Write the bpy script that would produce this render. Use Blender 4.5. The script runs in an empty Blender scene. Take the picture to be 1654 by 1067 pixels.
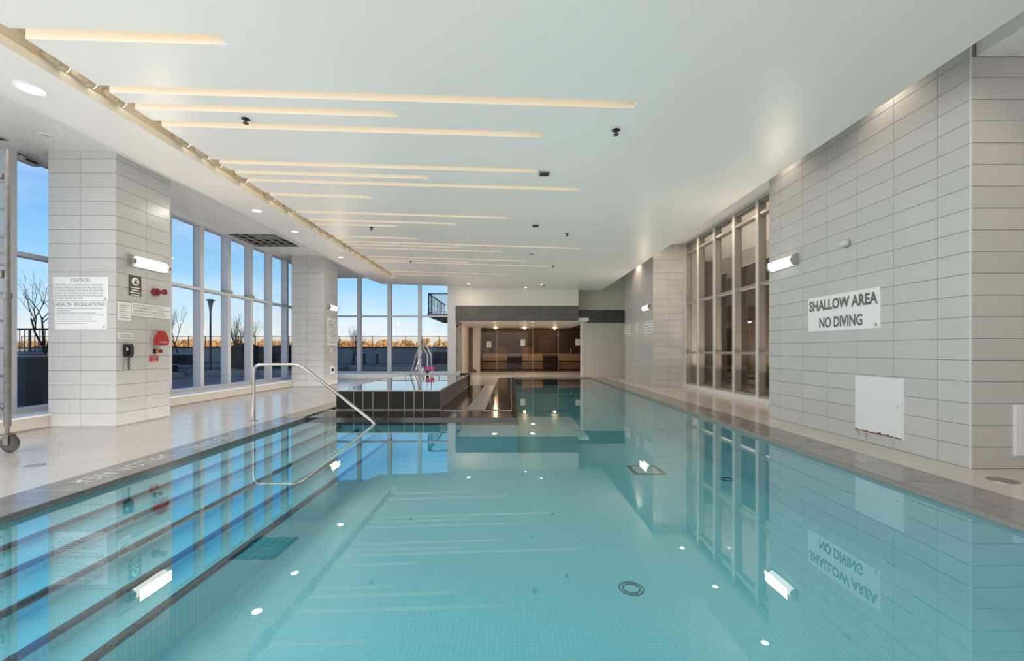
import bpy, bmesh, math, random
from mathutils import Vector, Matrix
random.seed(7)
R = math.radians
S = bpy.context.scene
COL = S.collection

# ------------------------------------------------------------------ camera
F = 685.0; CX = 826.0; CY = 565.4; H = 1.1          # focal length and vanishing point in pixels, eye height
cd = bpy.data.cameras.new('camera'); cam = bpy.data.objects.new('camera', cd); COL.objects.link(cam)
cam.location = (0, 0, H); cam.rotation_euler = (R(90), 0, 0)
cd.sensor_width = 36; cd.sensor_fit = 'HORIZONTAL'; cd.lens = F/1654*36
cd.shift_x = (827-CX)/1654; cd.shift_y = (CY-533.5)/1654
cd.clip_start = 0.05; cd.clip_end = 600
S.camera = cam
S.view_settings.view_transform = 'Standard'; S.view_settings.look = 'None'
S.view_settings.gamma = 1; S.view_settings.use_curve_mapping = False
S.view_settings.exposure = 0.25
S.cycles.max_bounces = 10; S.cycles.diffuse_bounces = 5; S.cycles.glossy_bounces = 5
S.cycles.transparent_max_bounces = 16; S.cycles.caustics_reflective = False; S.cycles.caustics_refractive = False
S.cycles.sample_clamp_indirect = 6

# ------------------------------------------------------------------ sky
W = bpy.data.worlds.new('sky'); S.world = W; W.use_nodes = True
nt = W.node_tree; nt.nodes.clear()
def wn(t, **k):
    n = nt.nodes.new(t)
    for a, b in k.items(): setattr(n, a, b)
    return n
tc = wn('ShaderNodeTexCoord'); sp = wn('ShaderNodeSeparateXYZ'); nt.links.new(tc.outputs['Generated'], sp.inputs[0])
rp = wn('ShaderNodeValToRGB'); nt.links.new(sp.outputs['Z'], rp.inputs[0])
e = rp.color_ramp.elements
e[0].position = 0.0; e[0].color = (.93, .84, .70, 1)
e[1].position = 1.0; e[1].color = (.04, .15, .55, 1)
for p_, c_ in ((.03, (.86, .88, .86, 1)), (.08, (.58, .81, .97, 1)), (.15, (.34, .66, .96, 1)), (.28, (.155, .44, .90, 1)), (.5, (.09, .30, .78, 1))):
    q = e.new(p_); q.color = c_
nz = wn('ShaderNodeTexNoise'); nz.inputs['Scale'].default_value = 3.0; nz.inputs['Detail'].default_value = 6; nz.inputs['Roughness'].default_value = .55
mp = wn('ShaderNodeMapping'); mp.inputs['Scale'].default_value = (1, 1, 3.2)
nt.links.new(tc.outputs['Generated'], mp.inputs[0]); nt.links.new(mp.outputs[0], nz.inputs['Vector'])
cr = wn('ShaderNodeValToRGB'); cr.color_ramp.elements[0].position = .50; cr.color_ramp.elements[1].position = .82
cr.color_ramp.elements[1].color = (.75, .75, .75, 1)
nt.links.new(nz.outputs[0], cr.inputs[0])
mx = wn('ShaderNodeMixRGB'); mx.inputs[2].default_value = (.90, .94, 1, 1)
nt.links.new(cr.outputs[0], mx.inputs[0]); nt.links.new(rp.outputs[0], mx.inputs[1])
bg = wn('ShaderNodeBackground'); bg.inputs[1].default_value = .92
nt.links.new(mx.outputs[0], bg.inputs[0])
wo = wn('ShaderNodeOutputWorld'); nt.links.new(bg.outputs[0], wo.inputs[0])

def lamp(name, kind, loc, energy, color=(1, 1, 1), rot=(0, 0, 0), parent=None, **k):
    d = bpy.data.lights.new(name, kind); d.energy = energy; d.color = color
    for a, b in k.items(): setattr(d, a, b)
    o = bpy.data.objects.new(name, d); COL.objects.link(o); o.location = loc; o.rotation_euler = rot
    if parent:
        o.parent = parent; o.location = Vector(loc)-wloc(parent)
    return o
def wloc(o):
    v = Vector((0, 0, 0))
    while o: v += o.location; o = o.parent
    return v
# low sun from behind the building: the terrace lies in the shade of an added block, the far trees catch it
sun = lamp('sun', 'SUN', (0, -20, 30), 3.4, (1.0, .84, .62), (R(66), 0, R(45)), angle=R(.6))
# added area fill behind the camera, shining forward into the hall
lamp('hall_fill_light', 'AREA', (-1.2, -2.6, 2.0), 105, (.98, .99, 1), (R(96), 0, 0), shape='RECTANGLE', size=6.0, size_y=3.4)
# added fill facing up just above the water, brightening ceiling and walls
lamp('pool_fill_light', 'AREA', (0, 7.6, .01), 118, (1, .945, .90), (R(180), 0, 0), shape='RECTANGLE', size=6.0, size_y=16)
# added area fill inside the near window bays out of frame, boosting their daylight
lamp('near_bay_fill_light', 'AREA', (-6.85, .6, 2.1), 185, (.90, .95, 1.0), (R(90), 0, R(-84)), shape='RECTANGLE', size=6.0, size_y=3.0)
lamp('deck_fill_light', 'AREA', (-5.6, 7.5, .02), 105, (1, .98, .95), (R(180), 0, 0), shape='RECTANGLE', size=2.4, size_y=16)  # added upward fill over the left deck, brightening the window soffit
# added warm fills without fixtures, one in the alcove and one in the corridor
lamp('alcove_fill_light', 'AREA', (5.6, 1.2, 3.78), 12, (1, .80, .60), (0, 0, 0), shape='RECTANGLE', size=1.6, size_y=2.5)
lamp('corridor_fill_light', 'AREA', (6.45, 10.5, .6), 170, (1, .90, .80), (R(180), 0, 0), shape='RECTANGLE', size=1.6, size_y=6)

# ------------------------------------------------------------------ materials
def mat(name, col, rough=.5, metal=0, spec=.5, bump=0, bscale=40, var=0, vscale=6, emis=None, es=0, coat=0, objvar=0, stretch=None):
    m = bpy.data.materials.new(name); m.use_nodes = True
    n = m.node_tree; b = n.nodes['Principled BSDF']
    b.inputs['Base Color'].default_value = (*col, 1); b.inputs['Roughness'].default_value = rough
    b.inputs['Metallic'].default_value = metal; b.inputs['Specular IOR Level'].default_value = spec
    if coat: b.inputs['Coat Weight'].default_value = coat; b.inputs['Coat Roughness'].default_value = .08
    if emis: b.inputs['Emission Color'].default_value = (*emis, 1); b.inputs['Emission Strength'].default_value = es
    L = n.links
    t = n.nodes.new('ShaderNodeTexCoord')
    src = t.outputs['Object']
    if stretch:
        q = n.nodes.new('ShaderNodeMapping'); q.inputs['Scale'].default_value = stretch
        L.new(src, q.inputs[0]); src = q.outputs[0]
    colsock = None
    if var:
        z = n.nodes.new('ShaderNodeTexNoise'); z.inputs['Scale'].default_value = vscale; z.inputs['Detail'].default_value = 5
        L.new(src, z.inputs['Vector'])
        h = n.nodes.new('ShaderNodeMapRange'); h.inputs[1].default_value = .3; h.inputs[2].default_value = .7
        h.inputs[3].default_value = 1-var; h.inputs[4].default_value = 1+var
        L.new(z.outputs[0], h.inputs[0])
        v = n.nodes.new('ShaderNodeVectorMath'); v.operation = 'SCALE'; v.inputs[0].default_value = col
        L.new(h.outputs[0], v.inputs['Scale']); colsock = v.outputs[0]
    if objvar:
        oi = n.nodes.new('ShaderNodeObjectInfo')
        h = n.nodes.new('ShaderNodeMapRange'); h.inputs[3].default_value = 1-objvar; h.inputs[4].default_value = 1+objvar
        L.new(oi.outputs['Random'], h.inputs[0])
        v = n.nodes.new('ShaderNodeVectorMath'); v.operation = 'SCALE'
        if colsock: L.new(colsock, v.inputs[0])
        else: v.inputs[0].default_value = col
        L.new(h.outputs[0], v.inputs['Scale']); colsock = v.outputs[0]
    if colsock: L.new(colsock, b.inputs['Base Color'])
    if bump:
        z = n.nodes.new('ShaderNodeTexNoise'); z.inputs['Scale'].default_value = bscale; z.inputs['Detail'].default_value = 4
        L.new(src, z.inputs['Vector'])
        u = n.nodes.new('ShaderNodeBump'); u.inputs['Strength'].default_value = bump; u.inputs['Distance'].default_value = .01
        L.new(z.outputs[0], u.inputs['Height']); L.new(u.outputs[0], b.inputs['Normal'])
    return m
def clear(name, tint, f0, powr, rough=0, bump=0, bscale=(3, 3, 3)):
    """sheet of glass or still water: clear body, mirror-like skin that grows towards grazing angles"""
    m = bpy.data.materials.new(name); m.use_nodes = True; n = m.node_tree; n.nodes.clear(); L = n.links
    tr = n.nodes.new('ShaderNodeBsdfTransparent'); tr.inputs[0].default_value = (*tint, 1)
    gl = n.nodes.new('ShaderNodeBsdfGlossy'); gl.inputs['Roughness'].default_value = rough
    lw = n.nodes.new('ShaderNodeLayerWeight'); lw.inputs[0].default_value = .5
    pw = n.nodes.new('ShaderNodeMath'); pw.operation = 'POWER'; pw.inputs[1].default_value = powr
    L.new(lw.outputs['Facing'], pw.inputs[0])
    mr = n.nodes.new('ShaderNodeMapRange'); mr.inputs[3].default_value = f0; mr.inputs[4].default_value = 1
    L.new(pw.outputs[0], mr.inputs[0])
    ms = n.nodes.new('ShaderNodeMixShader'); L.new(mr.outputs[0], ms.inputs[0])
    L.new(tr.outputs[0], ms.inputs[1]); L.new(gl.outputs[0], ms.inputs[2])
    if bump:
        t = n.nodes.new('ShaderNodeTexCoord'); q = n.nodes.new('ShaderNodeMapping'); q.inputs['Scale'].default_value = bscale
        z = n.nodes.new('ShaderNodeTexNoise'); z.inputs['Scale'].default_value = 1; z.inputs['Detail'].default_value = 2
        L.new(t.outputs['Object'], q.inputs[0]); L.new(q.outputs[0], z.inputs['Vector'])
        u = n.nodes.new('ShaderNodeBump'); u.inputs['Strength'].default_value = bump; u.inputs['Distance'].default_value = .01
        L.new(z.outputs[0], u.inputs['Height']); L.new(u.outputs[0], gl.inputs['Normal'])
    o = n.nodes.new('ShaderNodeOutputMaterial'); L.new(ms.outputs[0], o.inputs[0])
    return m
def mosaic(name, col, grout, size, k=.02):
    m = mat(name, col, .3); n = m.node_tree; L = n.links; b = n.nodes['Principled BSDF']
    t = n.nodes['Texture Coordinate']
    br = n.nodes.new('ShaderNodeTexBrick'); br.offset = 0; br.inputs['Color1'].default_value = (*col, 1)
    br.inputs['Color2'].default_value = (*[c*.95 for c in col], 1); br.inputs['Mortar'].default_value = (*grout, 1)
    br.inputs['Scale'].default_value = 1; br.inputs['Mortar Size'].default_value = k*size*10
    br.inputs['Brick Width'].default_value = size; br.inputs['Row Height'].default_value = size
    L.new(t.outputs['Object'], br.inputs['Vector']); L.new(br.outputs[0], b.inputs['Base Color'])
    return m
M = {}
M['tile'] = mat('wall_tile_glaze', (.585, .575, .555), .28, spec=.4, objvar=.025)
M['grout'] = mat('grout', (.33, .32, .30), .9)
M['plaster'] = mat('ceiling_paint', (.80, .77, .73), .36, spec=.4)
M['soffit'] = mat('soffit_paint', (.86, .85, .83), .5, spec=.3)
M['cream'] = mat('cream_paint', (.78, .745, .67), .7)
M['darkband'] = mat('charcoal_panel', (.105, .10, .095), .35, var=.12, vscale=3)
M['pale'] = mat('pale_wall_panel', (.72, .68, .62), .5)
M['deck'] = mat('deck_tile', (.60, .555, .50), .17, spec=.5, bump=.22, bscale=9, var=.05, vscale=2.5)
M['sill'] = mat('sill_white', (.80, .80, .79), .35)
M['curb'] = mat('curb_beige', (.50, .46, .40), .5)
M['coping'] = mat('coping_stone', (.25, .235, .225), .16, spec=.6, bump=.06, bscale=14, var=.16, vscale=9, objvar=.10)
M['lip'] = mat('pool_edge_stone', (.36, .31, .27), .4)
M['black'] = mat('black_wet_slab', (.030, .027, .025), .09, spec=.8, bump=.10, bscale=7, var=.3, vscale=5, objvar=.5)
M['drain'] = mat('drain_grating', (.24, .235, .23), .3, spec=.6)
M['basin'] = mosaic('pool_mosaic', (.37, .80, .90), (.315, .73, .83), .033)
M['basinwall'] = mosaic('pool_wall_mosaic', (.40, .79, .87), (.345, .72, .80), .033)
M['nosing'] = mat('dark_nosing_tile', (.006, .040, .060), .5, objvar=.35)
M['water'] = clear('pool_water', (.64, .935, .965), .035, 2.5, bump=.018, bscale=(9, 2.2, 1))
M['tubwater'] = clear('tub_water', (.70, .90, .90), .10, 1.2, bump=.02, bscale=(3, 2, 1))
M['glass'] = clear('window_glass', (.96, .98, .98), .010, 5)
M['darkglass'] = clear('tinted_glass', (.74, .68, .62), .012, 5)
M['midglass'] = clear('corridor_glass', (.80, .78, .74), .05, 4.5)
M['frame'] = mat('mullion_silver', (.66, .665, .68), .4, metal=.1)
M['frameb'] = mat('mullion_bronze', (.36, .34, .30), .4, metal=.2)
M['frameblt'] = mat('mullion_edge', (.70, .68, .64), .4)
M['steel'] = mat('brushed_steel', (.55, .53, .50), .22, metal=1)
M['scaf'] = mat('galvanised_tube', (.19, .183, .17), .45, metal=.4, var=.2, vscale=20)
M['rubber'] = mat('grey_rubber', (.05, .047, .043), .6)
M['white'] = mat('white_enamel', (.84, .85, .86), .3)
M['paper'] = mat('paper', (.90, .90, .89), .6)
M['ink'] = mat('grey_ink', (.17, .165, .155), .6)
M['inkf'] = mat('fine_grey_ink', (.24, .24, .25), .6)
M['red'] = mat('red_plastic', (.46, .045, .04), .35)
M['darkred'] = mat('dark_red_plastic', (.22, .03, .03), .4)
M['yellow'] = mat('yellow_plastic', (.60, .42, .10), .4)
M['blackp'] = mat('black_plastic', (.015, .014, .013), .35)
M['brownsign'] = mat('dark_brown_sign', (.085, .07, .06), .5)
M['can'] = mat('spot_can', (.48, .39, .27), .5, var=.3, vscale=30)
M['cream2'] = mat('slot_lining', (.86, .80, .70), .6)
M['warm'] = mat('warm_led', (1, .8, .5), .5, emis=(1, .80, .58), es=1.35)
M['lens'] = mat('lit_lens', (1, 1, 1), .5, emis=(1, .95, .86), es=3)
M['opal'] = mat('opal_diffuser', (1, 1, 1), .5, emis=(1, .90, .76), es=1.5)
M['offlens'] = mat('unlit_lens', (.66, .65, .62), .3)
M['void'] = mat('ceiling_void', (.10, .10, .09), .8)
M['grid'] = mat('grey_metal_grid', (.36, .36, .34), .5)
M['rust'] = mat('rust', (.20, .075, .02), .9, var=.5, vscale=40)
M['wood'] = mat('sauna_cedar', (.22, .13, .075), .5, var=.12, vscale=5, stretch=(.4, 1, 8))
M['woodl'] = mat('sauna_bench_wood', (.62, .50, .38), .5, var=.1, vscale=5, stretch=(.4, 1, 8))
M['saunadark'] = mat('sauna_dark_wall', (.06, .045, .034), .55)
M['heater'] = mat('heater_brown', (.05, .018, .014), .5)
M['stone'] = mat('heater_stone', (.12, .10, .10), .9)
M['corr'] = mat('corridor_dark_wall', (.085, .066, .048), .6, var=.08, vscale=.8, stretch=(1, 1, .05))
M['corrl'] = mat('corridor_tan_wall', (.26, .21, .155), .6)
M['pave'] = mat('terrace_paving', (.125, .105, .085), .8, var=.1, vscale=2)
M['gravel'] = mat('dark_planting_soil', (.035, .032, .022), .95, var=.5, vscale=14)
M['lawn'] = mat('winter_lawn', (.05, .055, .018), .95, var=.4, vscale=10)
M['conc'] = mat('terrace_concrete', (.37, .33, .29), .8, var=.06, vscale=3)
M['cap'] = mat('parapet_cap', (.14, .10, .075), .7)
M['dark'] = mat('dark_metal', (.03, .033, .037), .45)
M['shrub'] = mat('dark_shrub', (.018, .020, .010), .9, var=.6, vscale=8)
M['hedge'] = mat('dark_hedge', (.012, .016, .010), .9, var=.5, vscale=9)
M['twig'] = mat('bare_twigs', (.06, .042, .028), .8)
M['fall'] = mat('autumn_leaves', (.60, .33, .11), .9, var=.45, vscale=1.6, objvar=.25)
M['far'] = mat('far_ground', (.20, .15, .08), 1)
M['bin'] = mat('bin_plastic', (.045, .055, .062), .5)
M['binlid'] = mat('bin_lid', (.26, .28, .30), .5)
M['pink'] = mat('pink_plastic', (.85, .10, .36), .4)
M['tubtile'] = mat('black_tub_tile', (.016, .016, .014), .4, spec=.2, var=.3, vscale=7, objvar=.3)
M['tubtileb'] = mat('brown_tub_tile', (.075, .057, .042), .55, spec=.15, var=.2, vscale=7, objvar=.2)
M['lightjoint'] = mat('pale_joint', (.50, .46, .40), .6)
M['hidden_mass'] = mat('hidden_mass_grey', (.4, .4, .4), .8)
M['blueglass'] = clear('fence_glass', (.93, .90, .86), .02, 5)

# ------------------------------------------------------------------ mesh helpers
class MB:
    def __init__(s): s.v = []; s.f = []
    def add(s, vs, fs):
        k = len(s.v); s.v += [tuple(p) for p in vs]; s.f += [tuple(i+k for i in q) for q in fs]; return s
    def box(s, x0, x1, y0, y1, z0, z1, ch=0):
        if x0 > x1: x0, x1 = x1, x0
        if y0 > y1: y0, y1 = y1, y0
        if z0 > z1: z0, z1 = z1, z0
        if ch <= 0:
            return s.add([(x, y, z) for z in (z0, z1) for y in (y0, y1) for x in (x0, x1)],
                         [(0, 2, 3, 1), (4, 5, 7, 6), (0, 1, 5, 4), (2, 6, 7, 3), (0, 4, 6, 2), (1, 3, 7, 5)])
        c = min(ch, (x1-x0)/2.01, (y1-y0)/2.01, (z1-z0)/2.01)
        bm = bmesh.new(); bmesh.ops.create_cube(bm, size=1)
        for v in bm.verts: v.co = Vector(((x0+x1)/2+v.co.x*(x1-x0), (y0+y1)/2+v.co.y*(y1-y0), (z0+z1)/2+v.co.z*(z1-z0)))
        bmesh.ops.bevel(bm, geom=bm.edges[:], offset=c, segments=1, affect='EDGES')
        bm.verts.index_update()
        s.add([v.co[:] for v in bm.verts], [tuple(v.index for v in f.verts) for f in bm.faces]); bm.free(); return s
    def quad(s, *p): return s.add(p, [tuple(range(len(p)))])
    def prism(s, pts, a, b, axis):
        """outline pts (2D) pushed along axis ('x','y','z') from a to b"""
        def P(u, v, w): return {'x': (w, u, v), 'y': (u, w, v), 'z': (u, v, w)}[axis]
        n = len(pts)
        vs = [P(u, v, a) for u, v in pts]+[P(u, v, b) for u, v in pts]
        fs = [tuple(range(n)), tuple(range(2*n-1, n-1, -1))]+[(i, i+n, (i+1) % n+n, (i+1) % n) for i in range(n)]
        return s.add(vs, fs)
    def tube(s, pts, r, n=10, cap=True):
        pts = [Vector(p) for p in pts]; rs = r if isinstance(r, (list, tuple)) else [r]*len(pts)
        k = len(s.v); prev = None
        for i, p in enumerate(pts):
            d = (pts[min(i+1, len(pts)-1)]-pts[max(i-1, 0)]).normalized()
            if prev is None:
                up = Vector((0, 0, 1)) if abs(d.z) < .9 else Vector((1, 0, 0))
                a = d.cross(up).normalized()
            else:
                a = (prev-d*prev.dot(d)); a = a.normalized() if a.length > 1e-6 else d.orthogonal().normalized()
            prev = a; b = d.cross(a)
            for j in range(n):
                t = 2*math.pi*j/n
                s.v.append(tuple(p+(a*math.cos(t)+b*math.sin(t))*rs[i]))
        for i in range(len(pts)-1):
            for j in range(n):
                s.f.append((k+i*n+j, k+i*n+(j+1) % n, k+(i+1)*n+(j+1) % n, k+(i+1)*n+j))
        if cap:
            s.f.append(tuple(k+j for j in range(n-1, -1, -1))); e_ = k+(len(pts)-1)*n
            s.f.append(tuple(e_+j for j in range(n)))
        return s
    def lathe(s, prof, c, axis='z', n=24):
        """profile of (radius, height) round an axis through c"""
        k = len(s.v); c = Vector(c)
        for r_, h in prof:
            for j in range(n):
                t = 2*math.pi*j/n; a, b = r_*math.cos(t), r_*math.sin(t)
                s.v.append(tuple(c+Vector({'z': (a, b, h), 'x': (h, a, b), 'y': (a, h, b)}[axis])))
        m = len(prof)
        for i in range(m-1):
            for j in range(n):
                s.f.append((k+i*n+j, k+i*n+(j+1) % n, k+(i+1)*n+(j+1) % n, k+(i+1)*n+j))
        s.f.append(tuple(k+j for j in range(n-1, -1, -1))); s.f.append(tuple(k+(m-1)*n+j for j in range(n)))
        return s
    def blob(s, c, r, seed=0, amp=.25, sub=2, sq=(1, 1, 1)):
        bm = bmesh.new(); bmesh.ops.create_icosphere(bm, subdivisions=sub, radius=1); rnd = random.Random(seed)
        k = len(s.v); bm.verts.index_update()
        for v in bm.verts:
            f_ = 1+rnd.uniform(-amp, amp)
            s.v.append((c[0]+v.co.x*r*sq[0]*f_, c[1]+v.co.y*r*sq[1]*f_, c[2]+v.co.z*r*sq[2]*f_))
        s.f += [tuple(k+v.index for v in f.verts) for f in bm.faces]; bm.free(); return s

def setp(o, label=None, category=None, group=None, kind=None):
    cat = category
    if label: o['label'] = label
    if cat: o['category'] = cat
    if group: o['group'] = group
    if kind: o['kind'] = kind
    return o
def fixn(me):
    bm = bmesh.new(); bm.from_mesh(me); bmesh.ops.recalc_face_normals(bm, faces=bm.faces[:]); bm.to_mesh(me); bm.free()
def add(name, mb, m, parent=None, smooth=False, flip=True, **k):
    """mb holds world coordinates; the object's origin goes to the base of its bounding box"""
    xs, ys, zs = zip(*mb.v)
    o0 = Vector(((min(xs)+max(xs))/2, (min(ys)+max(ys))/2, min(zs)))
    me = bpy.data.meshes.new(name)
    me.from_pydata([Vector(v)-o0 for v in mb.v], [], mb.f)
    if flip: fixn(me)
    me.materials.append(m if not isinstance(m, str) else M[m])
    if smooth:
        for p in me.polygons: p.use_smooth = True
        try: me.set_sharp_from_angle(angle=R(35))
        except Exception: pass
    o = bpy.data.objects.new(name, me); COL.objects.link(o)
    if parent: o.parent = parent; o.location = o0-wloc(parent)
    else: o.location = o0
    return setp(o, **k)
def thing(name, loc, **k):
    o = bpy.data.objects.new(name, None); COL.objects.link(o); o.location = loc; o.empty_display_size = .1
    return setp(o, **k)
def struct(name, mb, m, parent=None, **k): return add(name, mb, m, parent, kind='structure' if not parent else None, **k)
_cache = {}
def piece(name, w, h, d, m, mat4, parent, ch=.0015, **k):
    """a shared chamfered plate, w by h by d, lying on its local z=0 face (z is outward)"""
    key = (round(w, 4), round(h, 4), round(d, 4), m)
    if key not in _cache:
        b = MB().box(-w/2, w/2, -h/2, h/2, 0, d, ch); me = bpy.data.meshes.new(name); me.from_pydata(b.v, [], b.f); fixn(me)
        me.materials.append(M[m]); _cache[key] = me
    o = bpy.data.objects.new(name, _cache[key]); COL.objects.link(o); o.parent = parent
    mm = mat4.copy(); mm.translation = mm.translation-wloc(parent); o.matrix_local = mm
    return setp(o, **k)
def basis(org, right, up):
    r_ = Vector(right).normalized(); u_ = Vector(up).normalized(); n_ = r_.cross(u_)
    m = Matrix((r_, u_, n_)).transposed().to_4x4(); m.translation = Vector(org); return m
def tiles(parent, org, right, up, cols, rows, m='tile', th=.008, gap=.005, name='tile'):
    """cols, rows: cut positions along right and up, from org"""
    r_ = Vector(right); u_ = Vector(up)
    for i in range(len(cols)-1):
        for j in range(len(rows)-1):
            w = cols[i+1]-cols[i]-gap; h = rows[j+1]-rows[j]-gap
            if w < .01 or h < .01: continue
            c = Vector(org)+r_*((cols[i]+cols[i+1])/2)+u_*((rows[j]+rows[j+1])/2)
            piece(name, w, h, th, m, basis(c, right, up), parent)
def text(parent, body, c, right, up, w, h, m='ink', depth=.0015, name='lettering', line=False, **k):
    cu = bpy.data.curves.new('t', 'FONT'); cu.body = body; cu.size = 1; cu.align_x = 'CENTER'; cu.resolution_u = 3
    cu.offset = k.pop('bold', 0)
    t = bpy.data.objects.new('t', cu); COL.objects.link(t)
    bpy.context.view_layer.update()
    me = bpy.data.meshes.new_from_object(t.evaluated_get(bpy.context.evaluated_depsgraph_get()))
    bpy.data.objects.remove(t); bpy.data.curves.remove(cu)
    xs = [v.co.x for v in me.vertices]; ys = [v.co.y for v in me.vertices]
    sx = w/(max(xs)-min(xs)); sy = h/(max(ys)-min(ys)); mx_ = (max(xs)+min(xs))/2; my = (max(ys)+min(ys))/2
    for v in me.vertices: v.co = Vector(((v.co.x-mx_)*sx, (v.co.y-my)*sy, 0))
    me.materials.clear(); me.materials.append(M[m]); me.name = name
    o = bpy.data.objects.new(name, me); COL.objects.link(o); o.parent = parent
    b = basis(c, right, up); b.translation = b.translation+b.to_3x3().col[2]*depth-wloc(parent); o.matrix_local = b
    return o
def rows_to(top, th=.2015, z0=0):
    r_ = [z0]; k = 1
    while z0+k*th < top-.03: r_.append(z0+k*th); k += 1
    return r_+[top]
XP, YP, ZP, XN, YN = (1, 0, 0), (0, 1, 0), (0, 0, 1), (-1, 0, 0), (0, -1, 0)
def pz(X): return H+2.4655-.03*X                     # height of the tilted main ceiling at X

ordn = ['first', 'second', 'third', 'fourth', 'fifth', 'sixth', 'seventh', 'eighth', 'ninth', 'tenth', 'eleventh', 'twelfth', 'thirteenth',
        'fourteenth', 'fifteenth', 'sixteenth', 'seventeenth', 'eighteenth', 'nineteenth', 'twentieth']
# ================================================================== SETTING
SOF = 3.947; SLAB = 4.28
PL, PR, PN, PF = -3.37, 3.24, .7, 17.3               # pool sides, near and far ends
FX, FY = .10, 6.95                                   # the corner where the pool narrows beside the hot tub
# ---- floor
f = MB()
f.box(-6.62, PL-.44, -3, 16.0, -.12, 0)
f.box(PL-.44, -.5, 16.0, 22.0, -.12, 0).box(-7.2, PL-.44, 16.0, 17.5, -.12, 0)
f.box(PR+.51, 7.6, -3, 22.0, -.12, 0)
f.box(PL-.44, PR+.51, -3, PN-.4, -.12, 0)
f.box(0, PR+.51, PF+.3, 22.0, -.12, 0)
f.box(PL-.44, -.5, 13.3, 16.0, -.12, 0)
f.box(-.5, 0, 17.0, 22.0, -.12, 0).box(PL-.44, 0, 22.0, 26, -.12, -.001).box(0, 7.6, 22.0, 26, -.12, -.001)
struct('floor', f, 'deck')

# ---- ceilings
slots = [(369, 72.8, 60), (1024, 175, 167.5), (642, 189, 181), (875, 222, 215), (868, 279, 274.4), (693.6, 289, 284.5),
         (938, 308.5, 304.5), (603, 320.3, 317), (819, 353, 350.6), (737, 362.6, 360), (645, 366.5, 364.2), (675, 386, 384.4),
         (938, 401.8, 400.2), (748, 400.4, 399), (811, 407.4, 406.2), (849, 422, 421), (760.5, 424, 423), (896, 431.2, 430.3),
         (824, 444, 443.2), (775, 447.2, 446.4)]
sl = []
for x, yb, yt in slots:
    u = x-CX; vb = CY-yb; Y1 = F*2.4655/(vb+.03*u)
    sl.append([Y1-.12, Y1, u*Y1/F])
sl.sort()
for i in range(1, len(sl)):
    if sl[i][0] < sl[i-1][1]+.10:
        d = sl[i-1][1]+.10-sl[i][0]; sl[i][0] += d; sl[i][1] += d
SL, SR_, SE = -4.33, -4.04, 15.2                     # main light slot: two sides and far end
XE = 3.566; CE = 16.78                               # ceiling's right edge and far edge
c = MB(); lin = MB()
def cq(x0, x1, y0, y1): c.quad((x0, y0, pz(x0)), (x1, y0, pz(x1)), (x1, y1, pz(x1)), (x0, y1, pz(x0)))
y = -3
for a, b, xe in sl:
    cq(SR_, XE, y, a); cq(xe, XE, a, b); y = b
    for X_ in (SR_, ):
        pass
    t = .13
    lin.quad((SR_, b, pz(SR_)), (xe, b, pz(xe)), (xe, b, pz(xe)+t), (SR_, b, pz(SR_)+t))
    lin.quad((SR_, a, pz(SR_)), (xe, a, pz(xe)), (xe, a, pz(xe)+t), (SR_, a, pz(SR_)+t))
    lin.quad((xe, a, pz(xe)), (xe, b, pz(xe)), (xe, b, pz(xe)+t), (xe, a, pz(xe)+t))
    lin.quad((SR_, a, pz(SR_)+t), (xe, a, pz(xe)+t), (xe, b, pz(xe)+t), (SR_, b, pz(SR_)+t))
cq(SR_, XE, y, SE); cq(-5.15, XE, SE, CE); cq(-5.15, SL, -3, SE)
# chamfer down from the flat soffit over the windows, and the flat soffit with the hole of its open hatch
c.quad((-5.74, -3, SOF), (-5.15, -3, pz(-5.15)), (-5.15, CE, pz(-5.15)), (-5.74, CE, SOF))
HX0, HX1, HY0, HY1 = -6.98, -5.80, 10.4, 11.66
for x0, x1, y0, y1 in ((-7.3, -5.74, -3, HY0), (-7.3, -5.74, HY1, CE), (-7.3, HX0, HY0, HY1), (HX1, -5.74, HY0, HY1)):
    c.quad((x0, y0, SOF), (x1, y0, SOF), (x1, y1, SOF), (x0, y1, SOF))
# edge faces
c.quad((XE, -3, pz(XE)), (XE, CE, pz(XE)), (XE, CE, pz(XE)+.22), (XE, -3, pz(XE)+.22))
c.quad((-7.3, CE, SLAB), (XE, CE, SLAB), (XE, CE, pz(XE)), (-5.15, CE, pz(-5.15)), (-5.74, CE, SOF), (-7.3, CE, SOF))
ceil = struct('ceiling', c, 'plaster', flip=False)
# top skin of the hung ceiling so that no light leaks down from the void
struct('ceiling.001', MB().box(-7.3, -5.0, -3, HY0-.02, SOF+.21, SOF+.24).box(-7.3, -5.0, HY1+.02, CE, SOF+.21, SOF+.24)
       .box(-4.6, -4.2, -3, 15.3, 4.02, 4.04), 'plaster')
struct('ceiling.002', MB().box(-7.6, 9, -3.2, 17.05, SLAB, SLAB+.3).box(-2.45, 9, 17.05, 26.2, SLAB, SLAB+.3), 'soffit')
add('slot_lining', lin, 'cream2', ceil, flip=False)
z0 = pz(SL)
ml = MB()
ml.quad((SL, -3, z0), (SL, SE, z0), (SL, SE, z0+.09), (SL, -3, z0+.09))
ml.quad((SL, -3, z0+.09), (SL, SE, z0+.09), (SL-.14, SE, z0+.09), (SL-.14, -3, z0+.09))
ml.quad((SL-.14, -3, z0+.09), (SL-.14, SE, z0+.09), (SL-.14, SE, z0+.30), (SL-.14, -3, z0+.30))
ml.quad((SL-.14, -3, z0+.30), (SL-.14, SE, z0+.30), (SR_, SE, z0+.30), (SR_, -3, z0+.30))
ml.quad((SL-.14, SE, z0), (SR_, SE, z0), (SR_, SE, z0+.3), (SL-.14, SE, z0+.3))
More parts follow.
